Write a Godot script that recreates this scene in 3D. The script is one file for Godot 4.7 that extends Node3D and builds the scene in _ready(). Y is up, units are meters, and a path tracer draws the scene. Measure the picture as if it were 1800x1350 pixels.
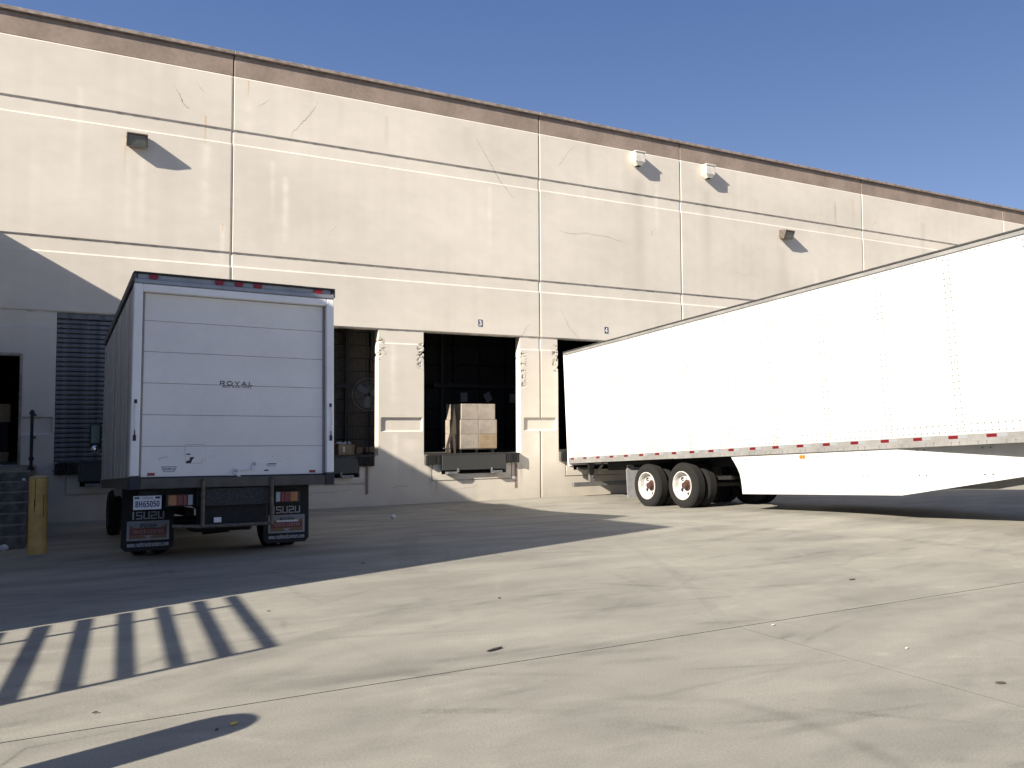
extends Node3D
# Loading docks of a concrete warehouse: x runs along the wall, z comes out of it, y is up.

const SUN := Vector3(1.0, -0.558, -0.33)
const DOCK := 1.19
var names := {}
var M := {}
var rng := RandomNumberGenerator.new()


class MB:
	var st := SurfaceTool.new()
	var xf := Transform3D.IDENTITY
	var n := 0
	func _init():
		st.begin(Mesh.PRIMITIVE_TRIANGLES)
	func tri(a: Vector3, b: Vector3, c: Vector3, sg := -1):
		for p in [a, c, b]:
			st.set_smooth_group(sg)
			st.add_vertex(xf * p)
		n += 1
	func quad(a: Vector3, b: Vector3, c: Vector3, d: Vector3, sg := -1):
		tri(a, b, c, sg)
		tri(a, c, d, sg)
	func tuv(P: Array, U: Array, V := [], sg := -1):
		for k in [0, 2, 1]:
			st.set_smooth_group(sg)
			st.set_uv(U[k])
			if V.size() > 0:
				st.set_uv2(V[k])
			st.add_vertex(xf * P[k])
		n += 1
	func box(c: Vector3, s: Vector3, b := 0.0):
		var h := s * 0.5
		b = min(b, min(h.x, min(h.y, h.z)) * 0.9)
		var i := h - Vector3(b, b, b)
		for ax in 3:
			for sg in [-1.0, 1.0]:
				var nn := Vector3.ZERO; nn[ax] = sg
				var u := Vector3.ZERO; u[(ax + 1) % 3] = 1.0
				var v := nn.cross(u)
				var o := c + nn * h[ax]
				var hu: float = i[(ax + 1) % 3]
				var hv: float = i[(ax + 2) % 3]
				quad(o - u * hu - v * hv, o + u * hu - v * hv, o + u * hu + v * hv, o - u * hu + v * hv)
		if b <= 0.0:
			return
		for ax in 3:
			var a1 := (ax + 1) % 3
			var a2 := (ax + 2) % 3
			for s1 in [-1.0, 1.0]:
				for s2 in [-1.0, 1.0]:
					var p := Vector3.ZERO; p[a1] = s1 * h[a1]; p[a2] = s2 * i[a2]
					var q := Vector3.ZERO; q[a1] = s1 * i[a1]; q[a2] = s2 * h[a2]
					var e := Vector3.ZERO; e[ax] = i[ax]
					if _out(p + e, p - e, q - e, p + q):
						quad(c + p + e, c + p - e, c + q - e, c + q + e)
					else:
						quad(c + p - e, c + p + e, c + q + e, c + q - e)
		for sx in [-1.0, 1.0]:
			for sy in [-1.0, 1.0]:
				for sz in [-1.0, 1.0]:
					var a := Vector3(sx * h.x, sy * i.y, sz * i.z)
					var d := Vector3(sx * i.x, sy * h.y, sz * i.z)
					var f := Vector3(sx * i.x, sy * i.y, sz * h.z)
					if _out(a, d, f, a + d + f):
						tri(c + a, c + d, c + f)
					else:
						tri(c + a, c + f, c + d)
	func _out(a: Vector3, b: Vector3, c: Vector3, o: Vector3) -> bool:
		return (b - a).cross(c - a).dot(o) > 0.0
	func ring(p: Vector3, ax: Vector3, r: float, k: int) -> PackedVector3Array:
		var z := ax.normalized()
		var x := (Vector3.UP if abs(z.y) < 0.9 else Vector3.RIGHT).cross(z).normalized()
		var y := z.cross(x)
		var out := PackedVector3Array()
		for j in k:
			var t := TAU * j / k
			out.append(p + (x * cos(t) + y * sin(t)) * r)
		return out
	func cyl(p0: Vector3, p1: Vector3, r0: float, r1 := -1.0, k := 12, caps := true):
		if r1 < 0: r1 = r0
		var a := ring(p0, p1 - p0, r0, k)
		var b := ring(p1, p1 - p0, r1, k)
		for j in k:
			var m := (j + 1) % k
			quad(a[j], a[m], b[m], b[j], 1)
			if caps:
				if r0 > 0.001: tri(p0, a[m], a[j])
				if r1 > 0.001: tri(p1, b[j], b[m])
	func lathe(o: Vector3, ax: Vector3, prof: Array, k := 24):   # prof: Vector2(radius, distance along the axis), outside on the right of travel
		for q in prof.size() - 1:
			var a := ring(o + ax.normalized() * prof[q].y, ax, prof[q].x, k)
			var b := ring(o + ax.normalized() * prof[q + 1].y, ax, prof[q + 1].x, k)
			for j in k:
				var m := (j + 1) % k
				if prof[q].x < 0.0005:
					tri(a[j], b[m], b[j], q + 1)
				elif prof[q + 1].x < 0.0005:
					tri(a[j], a[m], b[j], q + 1)
				else:
					quad(a[j], a[m], b[m], b[j], q + 1)
	func tube(pts: Array, r: float, k := 8):
		for j in pts.size() - 1:
			cyl(pts[j], pts[j + 1], r, r, k)
	func prism(poly: PackedVector2Array, z0: float, z1: float):   # polygon in x, y, from z0 up to z1
		var area := 0.0
		for j in poly.size():
			var m := (j + 1) % poly.size()
			area += poly[j].x * poly[m].y - poly[m].x * poly[j].y
		if area < 0: poly.reverse()
		var t := Geometry2D.triangulate_polygon(poly)
		for j in range(0, t.size(), 3):
			var a := poly[t[j]]; var b := poly[t[j + 1]]; var c := poly[t[j + 2]]
			if (b - a).cross(c - a) < 0:
				var s := b; b = c; c = s
			tri(Vector3(a.x, a.y, z1), Vector3(b.x, b.y, z1), Vector3(c.x, c.y, z1))
			tri(Vector3(a.x, a.y, z0), Vector3(c.x, c.y, z0), Vector3(b.x, b.y, z0))
		for j in poly.size():
			var m := (j + 1) % poly.size()
			quad(Vector3(poly[j].x, poly[j].y, z0), Vector3(poly[m].x, poly[m].y, z0), Vector3(poly[m].x, poly[m].y, z1), Vector3(poly[j].x, poly[j].y, z1))
	func stroke(pts: Array, w: float, z: float, d := 0.002):   # flat lettering stroke
		for j in pts.size() - 1:
			var a: Vector2 = pts[j]; var b: Vector2 = pts[j + 1]
			var t := (b - a).normalized() * w * 0.5
			var s := Vector2(-t.y, t.x)
			prism(PackedVector2Array([a - t - s, b + t - s, b + t + s, a - t + s]), z, z + d)
	func mesh(m: Material) -> ArrayMesh:
		st.generate_normals()
		var r := st.commit()
		r.surface_set_material(0, m)
		return r


func numbered(s: String) -> String:
	if not names.has(s):
		names[s] = 0
		return s
	names[s] += 1
	return "%s_%03d" % [s, names[s]]

func thing(called: String, label: String, category: String, xf := Transform3D.IDENTITY, group := "") -> Node3D:
	var o := Node3D.new()
	o.name = numbered(called)
	add_child(o, true)
	o.transform = xf
	tag(o, label, category, group)
	return o

func tag(o: Node, label: String, category: String, group := ""):
	o.set_meta("label", label)
	o.set_meta("category", category)
	if group != "":
		o.set_meta("group", group)

func at(x: float, y: float, z: float, turn := 0.0) -> Transform3D:
	return Transform3D(Basis(Vector3.UP, turn), Vector3(x, y, z))

func part(called: String, mb, mat: Material, parent: Node, pos := Vector3.ZERO) -> MeshInstance3D:
	var mi := MeshInstance3D.new()
	mi.mesh = mb.mesh(mat) if mb is MB else mb
	mi.name = called
	mi.position = pos
	parent.add_child(mi, true)
	return mi

func whole(called: String, mb: MB, mat: Material, label: String, category: String, group := "", pos := Vector3.ZERO) -> MeshInstance3D:
	var mi := MeshInstance3D.new()
	mi.mesh = mb.mesh(mat)
	mi.name = numbered(called)
	mi.position = pos
	add_child(mi, true)
	tag(mi, label, category, group)
	return mi

func bx(c: Vector3, s: Vector3, b := 0.0) -> MB:
	var m := MB.new()
	m.box(c, s, b)
	return m

func lettering(called: String, s: String, fam: String, c: Vector3, w: float, h: float, mat: Material, parent: Node, bold := false, italic := false):
	var f := SystemFont.new()
	f.font_names = PackedStringArray([fam])
	f.font_weight = 700 if bold else 400
	var tm := TextMesh.new()
	tm.text = s
	tm.font = f
	tm.font_size = 48
	tm.pixel_size = 0.01
	tm.depth = 0.01
	tm.curve_step = 2.0
	tm.material = mat
	var ab := tm.get_aabb()
	var mi := MeshInstance3D.new()
	mi.mesh = tm
	mi.name = called
	var sc := Vector3(w / max(ab.size.x, 0.01), h / max(ab.size.y, 0.01), 0.25)
	var b := Basis.from_scale(sc)
	if italic:
		b.y = Vector3(0.3 * sc.y, sc.y, 0)
	mi.transform = Transform3D(b, c - b * ab.get_center())
	parent.add_child(mi, true)

# ---------------------------------------------------------------- materials
func lin(r: float, g: float, b: float) -> Color:
	return Color(r, g, b).linear_to_srgb()

func noise_img(sd: int, freq: float, w: int, h: int, oct := 4, seamless := true) -> Image:
	var f := FastNoiseLite.new()
	f.noise_type = FastNoiseLite.TYPE_SIMPLEX_SMOOTH
	f.seed = sd
	f.frequency = freq
	f.fractal_octaves = oct
	return f.get_seamless_image(w, h) if seamless else f.get_image(w, h)

func grime_tex(sd: int, freq: float, lo: float, hi: float, power := 1.0, streak := 0.0) -> ImageTexture:
	var s := 512
	var a := noise_img(sd, freq, s, s, 5).get_data()
	var b := noise_img(sd + 9, freq * 9.0, s, s, 3).get_data()
	var k := noise_img(sd + 5, 0.05, s, 8, 3).get_data()
	var out := PackedByteArray()
	out.resize(s * s * 3)
	for y in s:
		for x in s:
			var i := y * s + x
			var v: float = a[i] / 255.0 * 0.7 + b[i] / 255.0 * 0.3
			if streak > 0.0:
				v = lerp(v, k[x] / 255.0, streak)
			v = lo + (hi - lo) * pow(clamp((v - 0.2) / 0.6, 0.0, 1.0), power)
			var c := int(255.0 * v)
			out[i * 3] = c; out[i * 3 + 1] = c; out[i * 3 + 2] = c
	var im := Image.create_from_data(s, s, false, Image.FORMAT_RGB8, out)
	im.generate_mipmaps()
	return ImageTexture.create_from_image(im)

func mat(c: Color, rough := 0.7, metal := 0.0, tex: Texture2D = null, scale := 0.5, nrm: Texture2D = null, ns := 0.5) -> StandardMaterial3D:
	var m := StandardMaterial3D.new()
	m.albedo_color = c
	m.roughness = rough
	m.metallic = metal
	if tex:
		m.albedo_texture = tex
	if nrm:
		m.normal_enabled = true
		m.normal_texture = nrm
		m.normal_scale = ns
	if tex or nrm:
		m.uv1_triplanar = true
		m.uv1_scale = Vector3(scale, scale, scale)
	return m

func normal_tex(sd: int, freq: float, bump: float) -> ImageTexture:
	var im := noise_img(sd, freq, 512, 512, 4)
	im.bump_map_to_normal_map(bump)
	return ImageTexture.create_from_image(im)

func diamond_tex() -> ImageTexture:
	var im := Image.create(256, 256, false, Image.FORMAT_L8)
	for y in 256:
		for x in 256:
			var cx := (x / 32) as int; var cy := (y / 32) as int
			var fx := (x % 32) / 32.0 - 0.5; var fy := (y % 32) / 32.0 - 0.5
			var s := 1.0 if (cx + cy) % 2 == 0 else -1.0
			var u := (fx + s * fy) * 0.7071; var v := (fx - s * fy) * 0.7071
			var d := 1.0 - sqrt(pow(u / 0.42, 2) + pow(v / 0.13, 2))
			var q := int(clamp(d * 2.5, 0.0, 1.0) * 255)
			im.set_pixel(x, y, Color8(q, q, q))
	im.bump_map_to_normal_map(6.0)
	return ImageTexture.create_from_image(im)

func materials():
	var g_soft := grime_tex(3, 0.006, 0.86, 1.0)
	var g_mid := grime_tex(17, 0.012, 0.68, 1.0)
	var g_band := grime_tex(67, 0.008, 0.84, 1.0)
	var g_rough := grime_tex(29, 0.02, 0.35, 1.0)
	var g_streak := grime_tex(41, 0.01, 0.62, 1.0, 1.0, 0.7)
	var n_fine := normal_tex(7, 0.08, 3.0)
	var n_soft := normal_tex(8, 0.012, 4.0)
	var g_white := grime_tex(71, 0.004, 0.955, 1.0)
	M.coping = mat(lin(0.36, 0.29, 0.24), 0.6, 0.0, g_mid, 0.7)
	M.band = mat(lin(0.285, 0.222, 0.178), 0.85, 0.0, g_band, 0.22)
	M.cream = mat(lin(0.66, 0.60, 0.50), 0.85, 0.0, g_soft, 0.25)
	M.cream_dark = mat(lin(0.40, 0.36, 0.30), 0.85, 0.0, g_mid, 0.4)
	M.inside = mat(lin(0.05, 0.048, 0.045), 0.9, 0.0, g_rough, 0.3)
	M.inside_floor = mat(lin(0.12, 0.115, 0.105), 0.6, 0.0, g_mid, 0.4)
	M.concrete = mat(lin(0.21, 0.205, 0.185), 0.9, 0.0, g_mid, 0.8, n_fine, 0.4)
	M.joint = mat(lin(0.03, 0.028, 0.025), 0.95)
	M.white = mat(lin(0.78, 0.78, 0.77), 0.35, 0.0, g_white, 0.35)
	M.white_door = mat(lin(0.72, 0.71, 0.68), 0.45, 0.0, g_white, 0.3)
	M.white_side = mat(lin(0.74, 0.74, 0.73), 0.35, 0.1, g_streak, 0.45)
	M.trailer = mat(lin(0.52, 0.52, 0.51), 0.35, 0.0, g_soft, 0.3)
	M.alu = mat(lin(0.36, 0.37, 0.38), 0.45, 0.5, g_soft, 0.8)
	M.alu_dull = mat(lin(0.26, 0.255, 0.245), 0.6, 0.2, g_soft, 0.6)
	M.rivet = mat(lin(0.11, 0.10, 0.078), 0.7)
	M.dark_alu = mat(lin(0.10, 0.10, 0.10), 0.5, 0.4, g_mid, 0.7)
	M.steel = mat(lin(0.075, 0.073, 0.07), 0.6, 0.2, g_rough, 1.2)
	M.sill = mat(lin(0.10, 0.093, 0.08), 0.7, 0.2, g_soft, 1.2)
	M.guard = mat(lin(0.16, 0.16, 0.155), 0.6, 0.2, g_soft, 1.0)
	M.rusty = mat(lin(0.17, 0.145, 0.12), 0.75, 0.2, g_mid, 1.6)
	M.chassis = mat(lin(0.012, 0.012, 0.012), 0.75, 0.0, g_rough, 1.0)
	M.black = mat(lin(0.018, 0.018, 0.02), 0.6)
	M.rubber = mat(lin(0.009, 0.0083, 0.0078), 0.97, 0.0, g_mid, 2.0, n_fine, 0.3)
	M.tread = mat(lin(0.032, 0.031, 0.03), 0.9, 0.0, g_rough, 2.2, n_fine, 0.5)
	M.bumper = mat(lin(0.02, 0.02, 0.02), 0.85, 0.0, g_rough, 2.5, n_soft, 0.9)
	M.rim = mat(lin(0.72, 0.70, 0.66), 0.4, 0.0, g_mid, 1.2)
	M.rim_dark = mat(lin(0.12, 0.11, 0.10), 0.6, 0.2, g_rough, 2.0)
	M.hub = mat(lin(0.16, 0.08, 0.06), 0.6, 0.2, g_rough, 4.0)
	M.flap = mat(lin(0.008, 0.0085, 0.010), 0.75, 0.0, g_mid, 1.5)
	M.flap_pale = mat(lin(0.36, 0.36, 0.36), 0.6, 0.0, g_soft, 1.5)
	M.red = mat(lin(0.22, 0.007, 0.009), 0.3)
	M.red_dark = mat(lin(0.12, 0.006, 0.008), 0.3)
	M.amber = mat(lin(0.33, 0.12, 0.02), 0.3)
	M.orange_lamp = mat(lin(0.50, 0.14, 0.02), 0.3)
	M.clear = mat(lin(0.30, 0.33, 0.34), 0.2)
	M.tape_white = mat(lin(0.225, 0.24, 0.255), 0.3)
	M.tape_red = mat(lin(0.115, 0.004, 0.008), 0.35)
	M.plate_white = mat(lin(0.75, 0.75, 0.74), 0.4)
	M.ink = mat(lin(0.02, 0.02, 0.024), 0.6)
	M.sticker = mat(lin(0.62, 0.64, 0.66), 0.6)
	M.plate = mat(lin(0.50, 0.53, 0.58), 0.4)
	M.foot = mat(lin(0.012, 0.014, 0.022), 0.6)
	M.navy = mat(lin(0.015, 0.02, 0.07), 0.5)
	M.grey_letter = mat(lin(0.36, 0.37, 0.38), 0.6)
	M.url = mat(lin(0.42, 0.44, 0.46), 0.6)
	M.emblem_grey = mat(lin(0.20, 0.215, 0.225), 0.5)
	M.emblem_edge = mat(lin(0.24, 0.25, 0.26), 0.5)
	M.emblem_gold = mat(lin(0.17, 0.09, 0.035), 0.5)
	M.emblem_red = mat(lin(0.14, 0.028, 0.02), 0.5)
	M.emblem_text = mat(lin(0.30, 0.17, 0.15), 0.5)
	M.yellow = mat(lin(0.78, 0.53, 0.17), 0.55, 0.0, g_soft, 1.1)
	M.yellow_top = mat(lin(0.62, 0.50, 0.22), 0.6, 0.0, g_mid, 1.5)
	M.pipe = mat(lin(0.045, 0.045, 0.05), 0.55, 0.2, g_rough, 2.5)
	M.slat = mat(lin(0.185, 0.19, 0.197), 0.45, 0.3, g_mid, 0.8)
	M.lip = mat(lin(0.13, 0.13, 0.118), 0.5, 0.35, g_mid, 1.3)
	var lp: StandardMaterial3D = mat(lin(0.045, 0.047, 0.044), 0.5, 0.3, null, 3.0, diamond_tex(), 1.0)
	M.lip_face = lp
	M.galv = mat(lin(0.30, 0.31, 0.32), 0.5, 0.5, g_mid, 2.0)
	M.fixture = mat(lin(0.17, 0.135, 0.11), 0.65, 0.1, g_mid, 2.0)
	M.lens = mat(lin(0.09, 0.10, 0.09), 0.12, 0.0)
	M.lens.clearcoat_enabled = true
	M.hole = mat(lin(0.01, 0.01, 0.01), 0.9)
	M.scupper = mat(lin(0.70, 0.66, 0.57), 0.6, 0.0, g_soft, 1.5)
	M.carton = mat(lin(0.34, 0.25, 0.155), 0.85, 0.0, g_soft, 1.0)
	M.carton_wrap = mat(lin(0.37, 0.32, 0.26), 0.45, 0.0, g_soft, 0.7, n_soft, 0.25)
	M.carton_dark = mat(lin(0.13, 0.115, 0.095), 0.85, 0.0, g_streak, 0.8)
	M.carton_black = mat(lin(0.035, 0.033, 0.032), 0.85, 0.0, g_rough, 1.2)
	M.wood = mat(lin(0.20, 0.14, 0.085), 0.85, 0.0, g_mid, 2.0)
	M.wire = mat(lin(0.36, 0.37, 0.36), 0.5, 0.2)
	M.paper = mat(lin(0.60, 0.62, 0.64), 0.8)
	M.paper_dim = mat(lin(0.22, 0.23, 0.24), 0.8)
	M.leaf = mat(lin(0.65, 0.45, 0.10), 0.7)
	M.leaf_dark = mat(lin(0.06, 0.05, 0.035), 0.8)
	M.glass = mat(lin(0.02, 0.025, 0.025), 0.08)
	M.mirror = mat(lin(0.10, 0.13, 0.11), 0.25, 0.4)
	M.chrome = mat(lin(0.7, 0.72, 0.72), 0.12, 1.0)
	M.cab = mat(lin(0.62, 0.63, 0.64), 0.3)
	M.purple = mat(lin(0.30, 0.20, 0.19), 0.8, 0.0, g_mid, 2.0)
	M.gate = mat(lin(0.10, 0.10, 0.10), 0.6, 0.3)
	M.detail = g_rough
	M.n_fine = n_fine

# the painted wall: cream with weathering, drip streaks, rust and cracks (x -5..33, y 0..10.4)
const WX0 := -5.0
const WW := 38.0
const WH := 10.4
func wall_material() -> StandardMaterial3D:
	var W := 2048
	var H := 1024
	var a := noise_img(101, 0.0035, W, H, 4, false).get_data()
	var b := noise_img(102, 0.03, W, H, 3, false).get_data()
	var s := noise_img(103, 0.045, W, 4, 4, false).get_data()
	var s2 := noise_img(104, 0.006, W, H, 2, false).get_data()
	var v := PackedFloat32Array(); v.resize(W * H)
	for y in H:
		var yy := 1.0 - float(y) / H
		for x in W:
			var i := y * W + x
			var st: float = (s[x] / 255.0 - 0.5) * (s2[i] / 255.0)
			v[i] = 0.965 + (a[i] / 255.0 - 0.5) * 0.085 + (b[i] / 255.0 - 0.5) * 0.03 + st * 0.045
			var m := yy * WH
			if m < 1.0:
				v[i] -= (1.0 - m) * 0.10 * (a[i] / 255.0 + b[i] / 255.0)
	var rust := PackedFloat32Array(); rust.resize(W * H)
	# pale drips (x, top, bottom, width, strength); negative is dirt
	for d in [[2.56, 8.2, 5.8, .10, .05], [3.45, 9.3, 8.2, .10, .03], [4.0, 8.0, 6.2, .045, .05], [4.3, 7.7, 5.5, .06, .07], [2.93, 6.4, 5.3, .05, .06], [1.29, 7.7, 5.6, .06, .04], [1.02, 7.7, 5.0, .06, .03], [6.74, 9.5, 8.5, .05, -.05],
		[14.3, 9.1, 4.9, .20, -.06], [16.88, 9.1, 5.3, .16, -.05], [22.47, 9.2, 8.5, .05, -.06], [15.0, 9.0, 7.0, .07, .05], [6.92, 3.95, 2.1, .06, .06], [6.97, 1.75, .4, .06, .05], [7.4, 1.6, 1.0, .2, .04], [10.95, 1.7, .9, .10, .05], [10.6, 1.2, .1, .08, .05], [7.45, 1.0, .55, .08, -.06],
		[21.5, 7.0, 5.2, .08, .05], [8.9, 9.6, 8.5, .12, -.03], [12.6, 9.7, 8.7, .08, -.03], [18.9, 9.0, 7.2, .1, -.03], [20.0, 7.6, 5.5, .2, -.04], [9.55, 8.2, 6.0, .05, .04], [5.6, 9.7, 8.6, .09, -.03], [0.1, 9.0, 6.5, .05, .03], [27.0, 9.2, 7.0, .12, -.05], [4.3, 1.15, .3, .05, -.10], [6.25, .9, .2, .06, -.08], [10.3, .95, .3, .03, -.05], [10.45, .9, .35, .02, -.1], [7.9, .9, .3, .05, -.12], [8.05, .6, .2, .03, -.09]]:
		var x0 := int((d[0] - WX0) / WW * W); var hw := int(max(1.0, d[3] / WW * W)) + 1
		for y in range(int((1 - d[1] / WH) * H), int((1 - d[2] / WH) * H)):
			var t: float = (y - (1 - d[1] / WH) * H) / ((d[1] - d[2]) / WH * H)
			var f: float = smoothstep(0.0, 0.06, t) * (1.0 - smoothstep(0.35, 1.0, t))
			for x in range(x0 - hw * 2, x0 + hw * 2 + 1):
				if x >= 0 and x < W and y >= 0 and y < H:
					v[y * W + x] += d[4] * f * exp(-pow(float(x - x0) / hw, 2)) * (0.5 + b[y * W + x] / 255.0)
	for d in [[2.545, 8.74, 8.1, .6], [2.925, 6.38, 6.2, .5], [3.455, 9.7, 9.35, .5], [22.47, 9.3, 8.5, .5], [23.35, 9.5, 8.6, .45], [.95, 7.85, 7.2, .25], [19.8, 7.9, 7.3, .25], [6.35, .95, .35, .3]]:
		var x0 := int((d[0] - WX0) / WW * W)
		for y in range(int((1 - d[1] / WH) * H), int((1 - d[2] / WH) * H)):
			var t: float = (y - (1 - d[1] / WH) * H) / ((d[1] - d[2]) / WH * H)
			rust[y * W + x0] += d[3] * (1.0 - t * 0.7)
			rust[y * W + x0 + 1] += d[3] * 0.5 * (1.0 - t)
	rng.seed = 5
	for c in [[[2.0, 9.14, .5], [2.07, 8.96, .7], [2.21, 8.85, .3]], [[1.86, 9.35, .1], [2.0, 9.14, .2]], [[2.34, 9.48, .1], [2.49, 9.29, .3]], [[3.67, 9.16, .15], [3.78, 9.24, .55], [3.94, 9.36, .1]], [[4.4, 8.59, .2], [4.59, 8.86, .55], [4.79, 9.11, .6], [5.05, 9.54, .1]],
		[[9.18, 9.29, .2], [9.46, 8.89, .4], [9.74, 8.48, .35], [9.96, 8.2, .45], [10.29, 7.87, .1]], [[11.66, 8.98, .3], [11.99, 9.43, .25], [12.21, 9.58, .1]], [[11.55, 7.2, .15], [12.15, 7.13, .6], [12.5, 7.2, .55], [12.9, 7.17, .6], [13.38, 7.16, .55], [13.87, 7.06, .2]], [[11.68, 5.09, .1], [11.95, 4.56, .3], [12.31, 4.22, .25]], [[14.8, 7.5, .3], [14.83, 7.35, .5]],
		[[5.3, 6.4, .1], [5.5, 6.62, .2]], [[18.0, 6.6, .15], [18.3, 6.5, .25], [18.6, 6.52, .1]], [[24.2, 8.6, .1], [24.5, 8.9, .35]], [[4.7, .34, .4], [5.4, .38, .5], [5.9, .44, .2]], [[6.95, .42, .5], [7.3, .45, .5]], [[8.4, .33, .3], [9.2, .38, .3]], [[10.48, 4.25, .4], [10.75, 4.6, .1]]]:
		for k in c.size() - 1:
			var p := Vector2((c[k][0] - WX0) / WW * W, (1 - c[k][1] / WH) * H)
			var q := Vector2((c[k + 1][0] - WX0) / WW * W, (1 - c[k + 1][1] / WH) * H)
			var n := int(p.distance_to(q)) + 1
			var off := 0.0
			for j in n:
				var t := float(j) / n
				off = clamp(off + rng.randf_range(-0.9, 0.9), -2.0, 2.0) * (1.0 if t < 0.8 else 0.7)
				var o: Vector2 = p.lerp(q, t) + Vector2(0.3 * off, off)
				var f: float = lerp(float(c[k][2]), float(c[k + 1][2]), t) * rng.randf_range(0.4, 1.0)
				var i := int(o.y) * W + int(o.x)
				if i > W and i < W * H - W:
					v[i] -= f * 0.55
					v[i + W] -= f * 0.22
	# grey concrete laid bare in the chipped jambs, and the paler curbs round the leveler pits
	for e in DOORS:
		for k in 2:
			for dx in 22:
				var x: float = e[0] - 0.2 + dx * 0.0095 if k == 0 else e[1] + dx * 0.0095
				for yi in 200:
					var y := 2.5 + yi * 0.0083
					var q: float = (e[0] - x) if k == 0 else (x - e[1])
					var c := (chip(x, y, e[k]) - 0.010) * (1.0 - q / 0.2)
					if c > 0.0 and q < 0.185: v[int((1 - y / WH) * H) * W + int((x - WX0) / WW * W)] = 0.72 - c * 6.0
		for xi in range(int((e[0] + 0.23 - WX0) / WW * W), int((e[0] + 2.43 - WX0) / WW * W)):
			for yi in range(int((1 - 1.18 / WH) * H), int((1 - 0.54 / WH) * H)):
				v[yi * W + xi] += 0.04 - (0.10 * a[(yi * 5 * W + xi * 3) % (W * H)] / 255.0 if yi > int((1 - 0.68 / WH) * H) else 0.0)
	# dirt that has settled along the horizontal reveals
	for yy in [8.51, 5.745, 4.22]:
		for x in W:
			var amt: float = max(0.0, s[x] / 255.0 - 0.42) * 0.5
			for k in 9:
				var y: int = int((1 - yy / WH) * H) + k - 5
				v[y * W + x] -= amt * exp(-pow((k - 5) / 2.5, 2))
	var out := PackedByteArray(); out.resize(W * H * 3)
	for i in W * H:
		var f: float = clamp(v[i], 0.2, 1.1)
		var r: float = clamp(rust[i], 0.0, 1.0)
		var warm: float = (a[(i * 7) % (W * H)] / 255.0 - 0.5) * 0.0
		out[i * 3] = int(clamp(210.0 * f * (1.0 - r * 0.10), 0, 255))
		out[i * 3 + 1] = int(clamp((202.0 + warm) * f * (1.0 - r * 0.30), 0, 255))
		out[i * 3 + 2] = int(clamp(188.5 * f * (0.97 + 0.03 * f) * (1.0 - r * 0.55), 0, 255))
	var im := Image.create_from_data(W, H, false, Image.FORMAT_RGB8, out)
	var m := StandardMaterial3D.new()
	m.albedo_texture = ImageTexture.create_from_image(im)
	m.roughness = 0.88
	return m

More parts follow.
